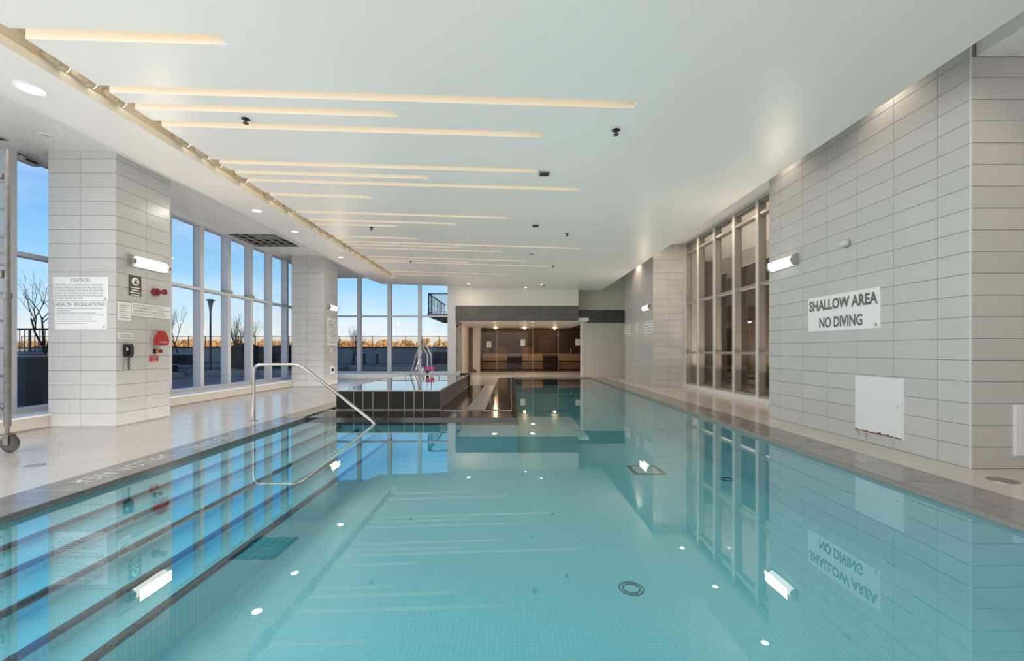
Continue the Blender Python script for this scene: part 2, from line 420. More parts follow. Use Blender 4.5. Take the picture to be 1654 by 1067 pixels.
# right side wall of the main slot, broken where the branches start
y = -3
for a, b, xe in sl+[[SE, SE, 0]]:
    ml.quad((SR_, y, pz(SR_)), (SR_, a, pz(SR_)), (SR_, a, z0+.3), (SR_, y, z0+.3))
    if b > a: ml.quad((SR_, a, pz(SR_)+.13), (SR_, b, pz(SR_)+.13), (SR_, b, z0+.3), (SR_, a, z0+.3))
    y = b
add('slot_lining.001', ml, 'cream2', ceil, flip=False)
for a, b, xe in sl:
    add('light_strip', MB().box(SR_+.03, xe-.04, a+.006, a+.02, pz(SR_)+.098-.03*0, pz(SR_)+.108) if False else
        MB().add([(SR_+.03, a+.005, pz(SR_)+.08), (xe-.05, a+.005, pz(xe)+.08), (xe-.05, a+.005, pz(xe)+.115), (SR_+.03, a+.005, pz(SR_)+.115)], [(0, 3, 2, 1)]),
        'warm', ceil, flip=False)
add('light_strip', MB().box(SR_-.02, SR_-.006, 1.0, SE-.1, z0+.20, z0+.23), 'warm', ceil)

# ---- tiled columns on the window side
def column(y0, y1, tag_):
    x0, x1 = -6.61, -5.64; top = SOF+.10
    col = thing('column', ((x0+x1)/2, (y0+y1)/2, 0), kind='structure')
    add('core', MB().box(x0, x1-.008, y0+.008, y1-.008, 0, top), 'grout', col)
    r_ = rows_to(top)
    tiles(col, (x0, y0+.008, 0), XP, ZP, [0, (x1-x0)*.475, x1-x0], r_)
    tiles(col, (x1-.008, y0, 0), YP, ZP, [0, (y1-y0)*.52, y1-y0], r_)
    tiles(col, (x1, y1-.008, 0), XN, ZP, [0, (x1-x0)*.5, x1-x0], rows_to(top, .6045))
    add('base_trim', MB().box(x0, x1+.004, y0-.004, y0+.004, 0, .012).box(x1-.004, x1+.004, y0, y1, 0, .012), 'sill', col)
    return col
col1 = column(6.05, 7.01, 1); col2 = column(12.75, 13.76, 2)

# ---- right hand tiled walls
XW = 4.26
wr = struct('wall_right', MB().box(XW+.008, 7.4, 3.941, 7.002, 0, SLAB), 'grout')
tiles(wr, (XW+.008, 7.01, 0), YN, ZP, [0]+[7.01-t for t in (6.71, 6.209, 5.722, 5.23, 4.73, 4.238)]+[3.077], rows_to(SLAB-.005))
tiles(wr, (XW, 3.941, 0), XP, ZP, [0, .78, 1.27, 1.76, 2.25, 2.6], rows_to(3.82))
tiles(wr, (5.3, 7.002, 0), XN, ZP, [0, .5, 1.04], rows_to(SLAB-.005, .6045))
add('corner_trim', MB().box(XW-.002, XW+.008, 3.931, 3.941, 0, SLAB), 'sill', wr)
wr2 = struct('wall_right.001', MB().box(XW+.008, 5.60, 12.758, 15.9, 0, SLAB), 'grout')
tiles(wr2, (XW, 12.758, 0), XP, ZP, [0, .48, .97, 1.3], rows_to(SLAB-.005))
tiles(wr2, (XW+.008, 15.9, 0), YN, ZP, [0, 1.05, 2.1, 3.15], [0, SLAB-.005], gap=.003)
# alcove beside the near end of the hall
struct('wall_right.002', MB().box(6.86, 7.0, -3, 3.94, 0, SLAB), 'tile')
struct('ceiling.003', MB().box(4.31, 6.86, -3, 3.93, 3.82, SLAB), 'soffit')
# ---- closing walls
struct('wall_back', MB().box(-7.4, 7.0, -3.2, -3, -.1, SLAB), 'pale')
struct('wall_right.003', MB().box(5.3, 5.5, 15.9, 18.3, 0, SLAB), 'pale')

# ---- glazed wall towards the terrace
def glazing(name, fixed, lo, hi, axis, posts, z0, z1, trans, fw, d0, d1, fm, gm, glass_at, head=.09, sillh=.07, edge=None):
    """posts: positions along the wall, fins between d0 and d1 across it"""
    g = thing(name, ((fixed, (lo+hi)/2, 0) if axis == 'y' else ((lo+hi)/2, fixed, 0)), kind='structure')
    def bx(a0, a1, b0, b1, zz0, zz1, ch=0):
        m_ = MB()
        return m_.box(b0, b1, a0, a1, zz0, zz1, ch) if axis == 'y' else m_.box(a0, a1, b0, b1, zz0, zz1, ch)
    for p, w in posts: add('mullion', bx(p, p+w, d0, d1, z0, z1, .004), fm, g)
    if edge is not None:
        for p, w in posts: add('mullion_edge', bx(p+.004, p+w-.004, edge, d0+.001 if edge < d0 else d0, z0, z1), 'frameblt', g)
    ps = [p for p, w in posts]; ends = [p+w for p, w in posts]
    for i in range(len(posts)-1):
        a, b = ends[i], ps[i+1]
        add('sill_rail', bx(a, b, d0+.02, d1, z0, z0+sillh), fm, g)
        add('head_rail', bx(a, b, d0+.02, d1, z1-head, z1), fm, g)
        cuts = [z0+sillh]+[t for t in trans]+[z1-head]
        for t in trans: add('transom', bx(a, b, d0+.01, d1, t-.03, t+.03, .003), fm, g)
        for j in range(len(cuts)-1):
            add('pane', bx(a, b, glass_at-.006, glass_at+.006, cuts[j]+(.03 if j else 0), cuts[j+1]-(.03 if j < len(cuts)-2 else 0)), gm, g)
    return g
g1 = glazing('window_1', -7.1, -2.3, 16.8, 'y', [(-2.3+.915*i-.035, .11) for i in range(21)][:] , .20, SOF+.05, [2.48], .11, -7.18, -7.0, 'frame', 'glass', -7.165)
posts2 = [(-7.22, .15), (-6.12, .14), (-4.92, .15), (-3.71, .12), (-2.53, .32)]
g2 = glazing('window_2', 16.85, -7.2, -2.2, 'x', posts2, .19, SLAB, [2.455], .14, 16.80, 16.98, 'frame', 'glass', 16.93)
g3 = glazing('window_3', 5.3, 7.0, 12.75, 'y', [(12.75+.002-.95*i-(.0 if i else .10), .10) for i in range(6, -1, -1)], .10, SLAB, [1.035, 2.50, 3.98], .10, 5.22, 5.38, 'frameb', 'midglass', 5.36, head=.07, sillh=.05, edge=5.205)
# low sills
struct('trim_1', MB().box(-7.25, -6.58, -3, 16.8, 0, .175), 'curb')
struct('trim_2', MB().box(-7.25, -6.565, -3, 16.8, .175, .20, .004), 'sill')
struct('trim_3', MB().box(-6.58, -2.2, 15.8, 16.82, 0, .185), 'sill')
struct('trim_4', MB().box(-6.60, -2.2, 15.78, 16.82, .185, .208, .004), 'sill')
struct('trim_5', MB().box(5.16, 5.42, 7.01, 12.75, 0, .10, .004), 'sill')

# ---- far end: bulkhead, passage and sauna front
struct('wall_far', MB().box(-2.21, 2.66, 16.80, 17.0, 2.86, SLAB), 'cream')
struct('trim_6', MB().box(-2.21, 2.66, 16.79, 17.0, 2.27, 2.86, .004), 'darkband')
struct('ceiling.004', MB().box(-2.21, 3.10, 17.0, 22.0, 2.27, 2.40), 'soffit')
struct('wall_far.001', MB().box(2.66, 5.5, 18.2, 18.4, 2.83, SLAB), 'cream')
struct('trim_7', MB().box(2.66, 5.5, 18.19, 18.4, 2.27, 2.83, .004), 'darkband')
struct('wall_far.002', MB().box(3.10, 5.5, 18.2, 18.3, 0, 2.27), 'pale')
struct('trim_8', MB().box(2.98, 3.10, 18.18, 18.32, 0, 2.27, .004), 'sill')
# passage side wall with the glazed exit door
struct('wall_left', MB().box(-2.45, -2.21, 18.75, 22.0, 0, 2.27), 'pale')
struct('wall_left.001', MB().box(-2.45, -2.21, 16.98, 22.0, 2.27, SLAB), 'pale')
dr = thing('door_1', (-2.3, 17.9, 0), kind='structure')
fr = MB().box(-2.28, -2.20, 17.0, 17.07, 0, 2.27).box(-2.28, -2.20, 18.68, 18.75, 0, 2.27).box(-2.28, -2.20, 17.07, 18.68, 2.19, 2.27)
add('door_frame', fr, 'dark', dr)
lf = MB().box(-2.27, -2.22, 17.08, 17.16, .02, 2.18).box(-2.27, -2.22, 18.58, 18.67, .02, 2.18).box(-2.27, -2.22, 17.16, 18.58, 2.08, 2.18).box(-2.27, -2.22, 17.16, 18.58, .02, .22)
leaf = add('door_leaf', lf, 'frame', dr)
add('pane', MB().box(-2.25, -2.24, 17.16, 18.58, .22, 2.08), 'glass', leaf)
add('door_handle', MB().tube([(-2.22, 17.2, .95), (-2.17, 17.2, .95), (-2.17, 17.2, 1.2), (-2.22, 17.2, 1.2)], .012), 'dark', leaf, smooth=True)
add('door_closer', MB().box(-2.22, -2.16, 17.15, 17.5, 2.05, 2.12, .006).tube([(-2.18, 17.3, 2.13), (-2.1, 17.6, 2.15), (-2.2, 17.9, 2.16)], .01, 6), 'dark', dr)
# ---- sauna
sx = lambda x: (x-CX)/F*22.0
gl = thing('window_4', (1, 22, 0), kind='structure')
cuts = [775.4, 803, 860.9, 901.8, 938]
for i in range(4):
    add('pane', MB().box(sx(cuts[i])+.006, sx(cuts[i+1])-.006, 21.99, 22.005, .02, 2.25), 'darkglass', gl)
    if i: add('clip', MB().box(sx(cuts[i])-.006, sx(cuts[i])+.006, 21.985, 22.01, 0, 2.27), 'frameblt', gl)
add('floor_channel', MB().box(sx(775), sx(938), 21.97, 22.03, 0, .03), 'dark', gl)
for x, z in ((800.3, 1.05), (922, 1.05)):
    add('door_handle', MB().tube([(sx(x), 21.97, z-.12), (sx(x), 21.93, z-.12), (sx(x), 21.93, z+.14), (sx(x), 21.97, z+.14)], .012, 8), 'steel', gl, smooth=True)
struct('wall_far.003', MB().box(sx(764), sx(775.4), 21.9, 22.1, 0, 2.27), 'sill')
struct('wall_far.004', MB().box(-2.25, sx(764), 21.95, 22.1, 0, 2.27), 'wood')
sw = MB().box(-1.75, -1.65, 22.1, 24.6, 0, 2.4).box(3.9, 4.0, 22.0, 24.6, 0, 2.4).box(-1.75, 4.0, 24.5, 24.6, 0, 2.4)
struct('wall_far.005', sw, 'saunadark')
struct('ceiling.005', MB().box(-1.75, 4.0, 22.02, 24.6, 2.28, 2.4), 'saunadark')
sb = thing('sauna_bench', (1.1, 23.6, 0), label='two-tier wooden sauna bench running along the back behind the tinted glass', category='bench')
for k_, (y0, y1, zt) in enumerate(((22.95, 23.6, .45), (23.6, 24.5, .90))):
    n_ = 4
    for i in range(n_):
        a = y0+(y1-y0)*i/n_; add('seat_slat', MB().box(-1.62, 3.86, a+.006, a+(y1-y0)/n_-.006, zt-.03, zt, .004), 'woodl', sb)
    for i in range(3):
        h0 = zt-.36+i*.11; add('front_slat', MB().box(-1.62, 3.86, y0-.012+.02*0, y0+.012, h0, h0+.10, .003), 'woodl', sb)
bp = thing('wall_panel', (1.1, 24.46, .9), label='orange-brown cedar panelling above the sauna bench', category='panelling')
for x0, x1 in ((-1.6, -1.25), (-.75, -.28), (.62, 1.25)):
    for i in range(4): add('plank', MB().box(x0, x1, 24.44, 24.49, .92+i*.09, 1.0+i*.09, .003), 'wood', bp)
struct('door_2', MB().box(1.55, 2.35, 24.42, 24.49, .92, 1.75), 'corr')
def heater(x0, x1, which):
    h = thing('sauna_heater', ((x0+x1)/2, 22.6, 0), label='dark slatted sauna heater behind the tinted glass, '+which, category='heater')
    add('body', MB().box(x0+.03, x1-.03, 22.45, 22.8, .10, .80), 'heater', h)
    for i in range(5): add('slat', MB().box(x0, x1, 22.41, 22.44, .12+i*.14, .22+i*.14, .004), 'heater', h)
    for x in (x0, x1-.05): add('leg', MB().box(x, x+.05, 22.40, 22.45, 0, .9), 'heater', h)
    st = MB(); rd = random.Random(x0)
    for i in range(9): st.blob((x0+.08+(x1-x0-.16)*i/8, 22.6+rd.uniform(-.08, .08), .84), .06, i, .2, 1)
    add('heater_stones', st, 'stone', h, kind='stuff')
    add('rim', MB().box(x0+.04, x1-.04, 22.39, 22.41, .80, .825), 'steel', h)
heater(-.22, .58, 'next to the middle notice'); heater(1.67, 2.50, 'closer to the pale end wall')
for x, z, w_, nm in ((789.6, 1.40, .26, 'closest to the exit door'), (844.5, 1.50, .23, 'in the middle of the glass front'), (933, 1.52, .24, 'at the end by the pale wall')):
    nb = thing('glass_notice', (sx(x), 21.98, z), label='white paper notice taped to the sauna glass, '+nm, category='notice')
    nb_ = add('sheet', MB().box(sx(x)-w_/2, sx(x)+w_/2, 21.974, 21.978, z-.16, z+.16), 'paper', nb)
    for i in range(4): add('printed_line', MB().box(sx(x)-w_/2+.04, sx(x)+w_/2-.04, 21.972, 21.974, z+.09-i*.06, z+.10-i*.06), 'inkf', nb)
for i, x in enumerate((-.85, .72, 2.35)):
    d = thing('sauna_spotlight', (x, 23, 2.25), label=('first', 'second', 'third')[i]+' small lit spotlight in the dark sauna ceiling, counted from the exit door', category='spotlight', group='spotlights in the sauna ceiling')
    add('trim_ring', MB().lathe([(.07, 0), (.07, .02), (.05, .03)], (x, 23, 2.25)), 'steel', d, smooth=True)
    add('bulb', MB().lathe([(.035, 0), (.04, .02)], (x, 23, 2.235)), 'lens', d)
    lamp('spot_glow', 'POINT', (x, 23, 2.15), 36, (1, .78, .5), parent=d, shadow_soft_size=.05)

# ---- corridor behind the bronze-framed glazing
struct('wall_right.004', MB().box(7.5, 7.65, 7.0, 15.9, 0, SLAB), 'corr')
cor = MB()
for a, b in ((7.1, 8.9), (11.6, 12.3)): cor.box(7.46, 7.5, a, b, 0, 3.75)
struct('wall_right.005', cor, 'corrl')
struct('wall_right.006', MB().box(5.6, 7.6, 15.2, 15.4, 0, SLAB), 'corr')
struct('wall_right.007', MB().box(7.40, 7.5, 7.0, 15.2, 3.80, SLAB), 'soffit')
cd_ = thing('door_3', (7.44, 10.1, 0), kind='structure')
add('door_frame', MB().box(7.40, 7.46, 9.70, 9.78, 0, 2.1).box(7.40, 7.46, 10.45, 10.53, 0, 2.1).box(7.40, 7.46, 9.78, 10.45, 2.02, 2.1), 'sill', cd_)
add('door_leaf', MB().box(7.43, 7.46, 9.78, 10.45, 0, 2.02), 'corr', cd_)
bn = thing('corridor_bench', (6.7, 8.6, 0), label='pale upholstered bench in the corridor behind the bronze-framed glazing', category='bench')
add('seat', MB().box(6.45, 6.95, 8.0, 9.3, .38, .48, .03), 'paper', bn)
for yy in (8.05, 9.2): 
    for xx in (6.5, 6.88): add('leg', MB().box(xx, xx+.04, yy, yy+.04, 0, .38), 'steel', bn)

# ================================================================== POOL
pool = thing('swimming_pool', (0, 8, 0), label='long turquoise swimming pool with dark stone edge, stepping round the hot tub', category='pool')
WL = -.045; PZ = -.62
L_out = [(PL, PN), (PR, PN), (PR, PF), (FX, PF), (FX, FY), (PL, FY)]
add('water_surface', MB().add([(x, y_, WL) for x, y_ in L_out], [tuple(range(6))]), 'water', pool, flip=False)
add('pool_floor', MB().box(PL, PR, PN, FY, PZ-.1, PZ).box(FX, PR, FY, PF, PZ-.1, PZ), 'basin', pool)
bw = MB().box(PL-.1, PL, PN, FY, PZ, -.03).box(PR, PR+.1, PN, PF, PZ, -.03).box(PL, PR, PN-.1, PN, PZ, -.03)
bw.box(PL, FX, FY, FY+.1, PZ, -.03).box(FX-.1, FX, FY+.1, PF, PZ, -.03).box(FX, PR, PF, PF+.1, PZ, -.03)
def wallmos(o):
    pass
add('pool_wall', bw, 'basinwall', pool)
steps = [(3.08, .082), (2.80, .125), (2.51, .187), (2.22, .265), (1.96, .335)]
prevx = -PL
for i, (x, d) in enumerate(steps):
    zt = -d-.01
    add('step', MB().box(PL+.001, -x, PN, FY, PZ if i == len(steps)-1 else zt-.12, zt), 'basin', pool)
    n_ = 41
    L_ = (FY-PN)/n_
    for k_ in range(n_):
        key = ('nose', i)
        if key not in _cache:
            w_ = (.016, .018, .022, .028, .036)[i]
            b = MB().box(-w_, .006, -L_/2+.003, L_/2-.003, 0, .006).box(.0, .006, -L_/2+.003, L_/2-.003, -.022, 0)
            me = bpy.data.meshes.new('step_nosing'); me.from_pydata(b.v, [], b.f); fixn(me); me.materials.append(M['nosing']); _cache[key] = me
        o = bpy.data.objects.new('nosing_tile', _cache[key]); COL.objects.link(o); o.parent = pool
        o.location = Vector((-x, PN+L_*(k_+.5), zt))-wloc(pool)
# coping slabs
def coping(x0, x1, y0, y1, z=0.0, m='coping', name='coping_slab', th=.04):
    piece(name, x1-x0-.004, y1-y0-.004, th, m, basis(((x0+x1)/2, (y0+y1)/2, z-th), XP, YP), pool, ch=.003)
Yc = 2.957-.592*8
while Yc < PF+.2:
    a = max(Yc, -3); b = min(Yc+.592, PF+.3)
    if b-a > .05 and a >= PN-.45: coping(PR, PR+.51, a, b)
    Yc += .592
Yc = 2.75-.592*5
while Yc < FY-.05:
    a = Yc; b = min(Yc+.592, FY+.02)
    if a >= PN-.6: coping(PL-.44, PL, a, b)
    Yc += .592
for i in range(11): coping(PL+.6*i, PL+.6*i+.6, PN-.40, PN)
for i in range(6): coping(FX-.02+.53*i, FX-.02+.53*i+.53, PF, PF+.30)
add('pool_lip', MB().box(PR-.012, PR, PN, PF, -.05, -.006).box(FX, PR, PF-.01, PF, -.05, -.006), 'lip', pool)
add('pool_lip', MB().box(PL, PL+.006, PN, FY, -.05, -.022), 'coping', pool)
add('pool_lip', MB().box(PL, FX, FY-.012, FY, -.12, -.004).box(FX, FX+.012, FY, PF, -.12, -.004), 'black', pool)
text(pool, 'SHALLOW AREA', ((PL-.44+PL)/2, 3.98, .0005), YN, XP, .95, .17, 'sill')
text(pool, 'NO DIVING', ((PL-.44+PL)/2, 5.05, .0005), YN, XP, .70, .17, 'sill')
# outlets in the pool floor
def sq_drain(x, y_, w, l, nm='floor_outlet'):
    t = .05; z = PZ+.006
    add(nm, MB().box(x-w/2, x+w/2, y_-l/2, y_-l/2+t, PZ, z).box(x-w/2, x+w/2, y_+l/2-t, y_+l/2, PZ, z)
        .box(x-w/2, x-w/2+t, y_-l/2+t, y_+l/2-t, PZ, z).box(x+w/2-t, x+w/2, y_-l/2+t, y_+l/2-t, PZ, z), 'nosing', pool)
    g = MB()
    for i in range(8): g.box(x-w/2+t+.01, x+w/2-t-.01, y_-l/2+t+(l-2*t)*i/8+.008, y_-l/2+t+(l-2*t)*(i+1)/8-.008, PZ, z)
    add('outlet_grille', g, 'sill', pool, kind='stuff')
sq_drain(1.93, 6.10, .44, .46); sq_drain(2.02, 15.9, .5, .5)
for x, y_ in ((.865, 3.06), (2.87, 5.65), (2.2, 12.3), (1.6, 1.6)):
    m_ = MB()
    for r_ in (.085, .06): m_.tube([(x+r_*math.cos(R(12*i)), y_+r_*math.sin(R(12*i)), PZ+.002) for i in range(31)], .0045, 5)
    add('water_inlet', m_, 'nosing', pool)

# black slab apron between pool and hot tub, with its drain
apron = thing('stone_apron', (-1, 8, 0), kind='structure')
def aslab(x0, x1, y0, y1, m='black', nm='slab'):
    piece(nm, x1-x0-.016, y1-y0-.016, .05, m, basis(((x0+x1)/2, (y0+y1)/2, -.052), XP, YP), apron, ch=.002)
add('bed', MB().box(PL, FX, FY, 7.9, -.12, -.02).box(-1.33, FX, 7.9, 17.0, -.12, -.02), 'lightjoint', apron)
for i in range(6): aslab(PL+.02+.575*i, PL+.02+.575*(i+1), FY, 7.66)
for i in range(15):
    y0 = 7.9+.607*i; aslab(-.50, 0, y0, y0+.607)
    if y0 < 13.2: aslab(-1.33, -.84, y0, min(y0+.607, 13.3)); 
for i in range(17): aslab(0, .10, FY+.6*i, FY+.6*i+.6, nm='rim_slab')
for i in range(11): aslab(PL+.02+.262*i, PL+.02+.262*(i+1), 7.68, 7.88, 'drain', 'drain_grate')
for i in range(10): aslab(-.82, -.52, 7.68+.56*i, 7.68+.56*(i+1), 'drain', 'drain_grate')

# ================================================================== HOT TUB
TX0, TX1, TY0, TY1, TZ = -3.27, -1.33, 7.9, 13.15, .352
tub = thing('hot_tub', ((TX0+TX1)/2, (TY0+TY1)/2, 0), label='raised brim-full hot tub clad in black upright tiles beside the pool', category='hot tub')
add('tub_wall', MB().box(TX0, TX1-.008, TY0+.008, TY0+.12, 0, TZ-.012).box(TX0, TX1-.008, TY1-.12, TY1, 0, TZ-.012)
    .box(TX0, TX0+.12, TY0+.12, TY1-.12, 0, TZ-.012).box(TX1-.128, TX1-.008, TY0+.12, TY1-.12, 0, TZ-.012), 'lightjoint', tub)
fx = [544, 571, 586, 602, 627.5, 652.8, 668.7, 684, 710.8]
cx_ = [(x-CX)/F*TY0-TX0 for x in fx]; cx_[0] = 0; cx_[-1] = TX1-TX0
tiles(tub, (TX0, TY0+.008, 0), XP, ZP, cx_, [0, TZ-.012], 'tubtile', gap=.014, name='cladding_tile')
ty = [.3*i for i in range(18)]; ty[-1] = TY1-TY0
tiles(tub, (TX1-.008, TY0, 0), YP, ZP, ty, [0, TZ-.012], 'tubtileb', gap=.02, name='cladding_tile')
add('rim', MB().box(TX0, TX1+.004, TY0-.004, TY0+.02, TZ-.012, TZ+.004, .002).box(TX1-.02, TX1+.004, TY0+.02, TY1, TZ-.012, TZ+.004, .002), 'lightjoint', tub)
add('far_coping', MB().box(TX0-.02, TX1-.25, TY1-.08, TY1+.15, TZ-.02, TZ+.035, .004), 'frame', tub)
add('end_block', MB().box(TX1-.25, TX1+.04, TY1-.08, TY1+.15, 0, TZ+.035, .004), 'tubtile', tub)
add('basin', MB().box(TX0+.1, TX1-.1, TY0+.1, TY1-.1, 0, .01), 'basin', tub)
add('water_surface', MB().quad((TX0+.02, TY0+.02, TZ), (TX1-.02, TY0+.02, TZ), (TX1-.02, TY1-.08, TZ), (TX0+.02, TY1-.08, TZ)), 'tubwater', tub, flip=False)
def arc_pts(a, b, c_, r_, n=6):
    """a-b-c polyline corner rounded"""
    a, b, c_ = Vector(a), Vector(b), Vector(c_); u = (a-b).normalized(); w = (c_-b).normalized()
    p0 = b+u*r_; p1 = b+w*r_; out = []
    for i in range(n+1):
        t = i/n; out.append(p0*(1-t)**2+b*2*t*(1-t)+p1*t*t)
    return out
def rail_path(pts, r_):
    out = [Vector(pts[0])]
    for i in range(1, len(pts)-1): out += arc_pts(pts[i-1], pts[i], pts[i+1], r_)
    return out+[Vector(pts[-1])]
for i, (dx, dy, wh) in enumerate(((0, 0, 'closer to the pool end'), (.05, .55, 'behind its twin'))):
    hr = thing('tub_handrail', (-2.8+dx, 13.1+dy, TZ), label='steel inverted-V grab rail at the hot tub, '+wh, category='handrail', group='steel grab rails at the hot tub')
    P_ = [(-3.04+dx, 12.7+dy*.8, TZ-.05 if not i else TZ+.035), (-2.80+dx, 13.0+dy, 1.34), (-2.62+dx, 13.25+dy*.6, .95), (-2.63+dx, 13.3+dy, 0)]
    add('tube', MB().tube(rail_path(P_, .07), .02, 10), 'steel', hr, smooth=True)
    add('flange', MB().lathe([(.045, 0), (.045, .008), (.022, .014)], P_[3], n=16), 'steel', hr, smooth=True)
    if not i: add('flange', MB().lathe([(.04, 0), (.04, .008), (.022, .012)], (P_[0][0], P_[0][1], TZ+.0), n=16), 'steel', hr, smooth=True)
# toys and bottle on the rim
bt = thing('white_bottle', (-2.76, TY1+.03, TZ+.035), label='small white plastic bottle standing on the hot tub rim', category='bottle')
add('body', MB().lathe([(.055, 0), (.06, .02), (.06, .12), (.03, .16), (.02, .17)], (-2.76, TY1+.03, TZ+.035), n=16), 'white', bt, smooth=True)
add('cap', MB().lathe([(.024, 0), (.024, .03)], (-2.76, TY1+.03, TZ+.205), n=12), 'sill', bt)
for i, (x, m1) in enumerate(((-2.60, 'pink'), (-2.46, 'pink'))):
    tb = thing('pink_toy', (x, TY1+.03, TZ+.035), label=('pink toy beside the white bottle on the hot tub rim', 'pink toy on the hot tub rim, farther from the white bottle')[i], category='toy')
    add('body', MB().blob((x, TY1+.03, TZ+.16), .065, 3+i, .12, 2, (1, .7, 1.0)), m1, tb, smooth=True)
    add('ear', MB().blob((x-.04, TY1+.03, TZ+.235), .028, 5, .1, 1), 'pink', tb, smooth=True)
    add('ear', MB().blob((x+.04, TY1+.03, TZ+.235), .028, 6, .1, 1), 'pink', tb, smooth=True)
    add('foot', MB().blob((x, TY1, TZ+.075), .05, 8+i, .1, 2, (1, .9, .8)), ('blackp', 'white')[i], tb, smooth=True)

# ================================================================== HANDRAIL INTO THE POOL
hr = thing('pool_handrail', (-3.7, 6.69, 0), label='polished steel handrail sloping from the deck down over the pool steps', category='handrail')
P_ = [(-4.01, 6.60, 0), (-4.01, 6.60, .88), (-3.29, 6.60, .88), (-2.13, 6.60, -.03), (-1.98, 6.60, -.33)]
add('tube', MB().tube(rail_path(P_, .13), .024, 14), 'steel', hr, smooth=True)
add('flange', MB().lathe([(.06, 0), (.06, .008), (.026, .016)], (-4.01, 6.60, 0), n=20), 'steel', hr, smooth=True)

# ================================================================== CEILING FITTINGS
def on_ceiling(x, y_):
    u = x-CX; v = CY-y_
    Y = F*2.4655/(v+.03*u); X = u*Y/F
    if X < -5.15:
        Y = F*(SOF-H)/v; X = u*Y/F
        if X > -5.74: X = -5.8
        return X, Y, SOF
    return X, Y, pz(X)
ordn = ['first', 'second', 'third', 'fourth', 'fifth', 'sixth', 'seventh', 'eighth', 'ninth', 'tenth', 'eleventh', 'twelfth', 'thirteenth',
        'fourteenth', 'fifteenth', 'sixteenth', 'seventeenth', 'eighteenth', 'nineteenth', 'twentieth']
def downlight(X, Y, Z, r_, lit, label, group, power=0, col=(1, .94, .86)):
    d = thing('downlight', (X, Y, Z), label=label, category='downlight', group=group)
    add('trim_ring', MB().lathe([(r_, 0), (r_, -.006), (r_*.82, -.010), (r_*.78, -.002), (r_*.78, 0)], (X, Y, Z-.001), n=28), 'white', d, smooth=True)
    add('lens', MB().lathe([(r_*.76, 0), (r_*.70, -.004)], (X, Y, Z-.003), n=24), 'lens' if lit else 'offlens', d)
    if power: lamp('downlight_lamp', 'AREA', (X, Y, Z-.02), power, col, parent=d, shape='DISK', size=r_*1.6)
    return d
for i, (x, y_, r_) in enumerate(((50, 143, .125), (415, 340, .10), (476, 373.5, .09), (550, 415, .09))):
    X, Y, Z = on_ceiling(x, y_)
    downlight(X, Y, Z, r_, True, ordn[i]+' lit round downlight from the near end, beside the long light slot', 'lit downlights beside the long light slot', 13)
for i, (x, y_, r_) in enumerate(((77, 219, .085), (337, 355, .085), (457, 409, .085))):
    X, Y, Z = on_ceiling(x, y_)
    downlight(X, Y, Z, r_, False, ordn[i]+' small unlit round fitting from the near end in the window soffit', 'unlit soffit fittings above the windows')
for i, (x, y_) in enumerate(((757, 457.5), (849, 464), (875, 459))):
    X, Y, Z = on_ceiling(x, y_)
    downlight(X, Y, Z-.002, .07, True, ordn[i]+' small lit downlight at the far edge of the main ceiling', 'small downlights at the far ceiling edge', 0 if i else 7, (1, .90, .76))
for i, (x, X_) in enumerate(((798.5, -.7), (861, .88))):
    downlight(X_, 17.5, 2.27, .08, True, 'lit downlight in the low passage soffit, the one '+('by the exit door' if not i else 'near the end bulkhead'), 'passage downlights', 22, (1, .80, .58))
for i, Y in enumerate((19.8,)):
    downlight(1.0, Y, 2.27, .08, True, 'lit downlight in the passage soffit close to the sauna glass', 'passage downlights', 22, (1, .72, .48))
for i, Y in enumerate((2.9, 4.75, 6.5, 9.0, 11.5, 14.2)):
    d = downlight(4.02, Y, SLAB, .07, True, ordn[i]+' downlight in the gap over the tiled pool wall, counted from the near end', 'wall-washing downlights above the ceiling edge')
    lamp('wall_wash', 'SPOT', (4.05, Y, SLAB-.03), (34, 18, 16, 16, 26, 46)[i], (1, .84, .66), (0, R(8), 0), parent=d, spot_size=R(125), spot_blend=.6, shadow_soft_size=.07)
for i, Y in enumerate((7.9, 9.8, 11.7)):  # fittings added to throw warm light on the right-hand deck
    downlight(4.72, Y, SLAB, .07, True, ordn[i]+' added downlight warming the strip of deck by the bronze glazing, counted away from the camera', 'added downlights over the glazing bay', 9, (1, .83, .64))
for i, (x, y_) in enumerate(((397, 192), (995, 210), (600, 367), (916, 377), (663.6, 421.5), (893, 429), (879, 460))):
    X, Y, Z = on_ceiling(x, y_)
    s_ = thing('sprinkler_head', (X, Y, Z), label=ordn[i]+' small dark sprinkler head on the main ceiling, counted away from the camera', category='sprinkler', group='sprinkler heads on the main ceiling')
    add('plate', MB().lathe([(.045, 0), (.045, -.006), (.03, -.010)], (X, Y, Z), n=18), 'blackp', s_, smooth=True)
    add('nozzle', MB().lathe([(.012, 0), (.012, -.035), (.03, -.037), (.03, -.042)], (X, Y, Z-.010), n=12), 'blackp', s_)
for i, (x, y_, w_, l_, dk) in enumerate(((879, 280, .15, .15, 1), (865, 364, .14, .15, 1), (858, 409.5, .13, .14, 0))):
    X, Y, Z = on_ceiling(x, y_)
    s_ = thing('ceiling_vent', (X, Y, Z), label=ordn[i]+' small square '+('grey vent' if dk else 'pale vent')+' in the main ceiling, counted away from the camera', category='vent', group='square vents in the main ceiling')
    add('frame', MB().box(X-w_/2, X+w_/2, Y-l_/2, Y+l_/2, Z-.012, Z-.002, .002), 'grid' if dk else 'offlens', s_)
    for k_ in range(4): add('louvre', MB().box(X-w_/2+.015, X+w_/2-.015, Y-l_/2+.02+k_*.032, Y-l_/2+.036+k_*.032, Z-.018, Z-.012), 'blackp' if dk else 'grid', s_)
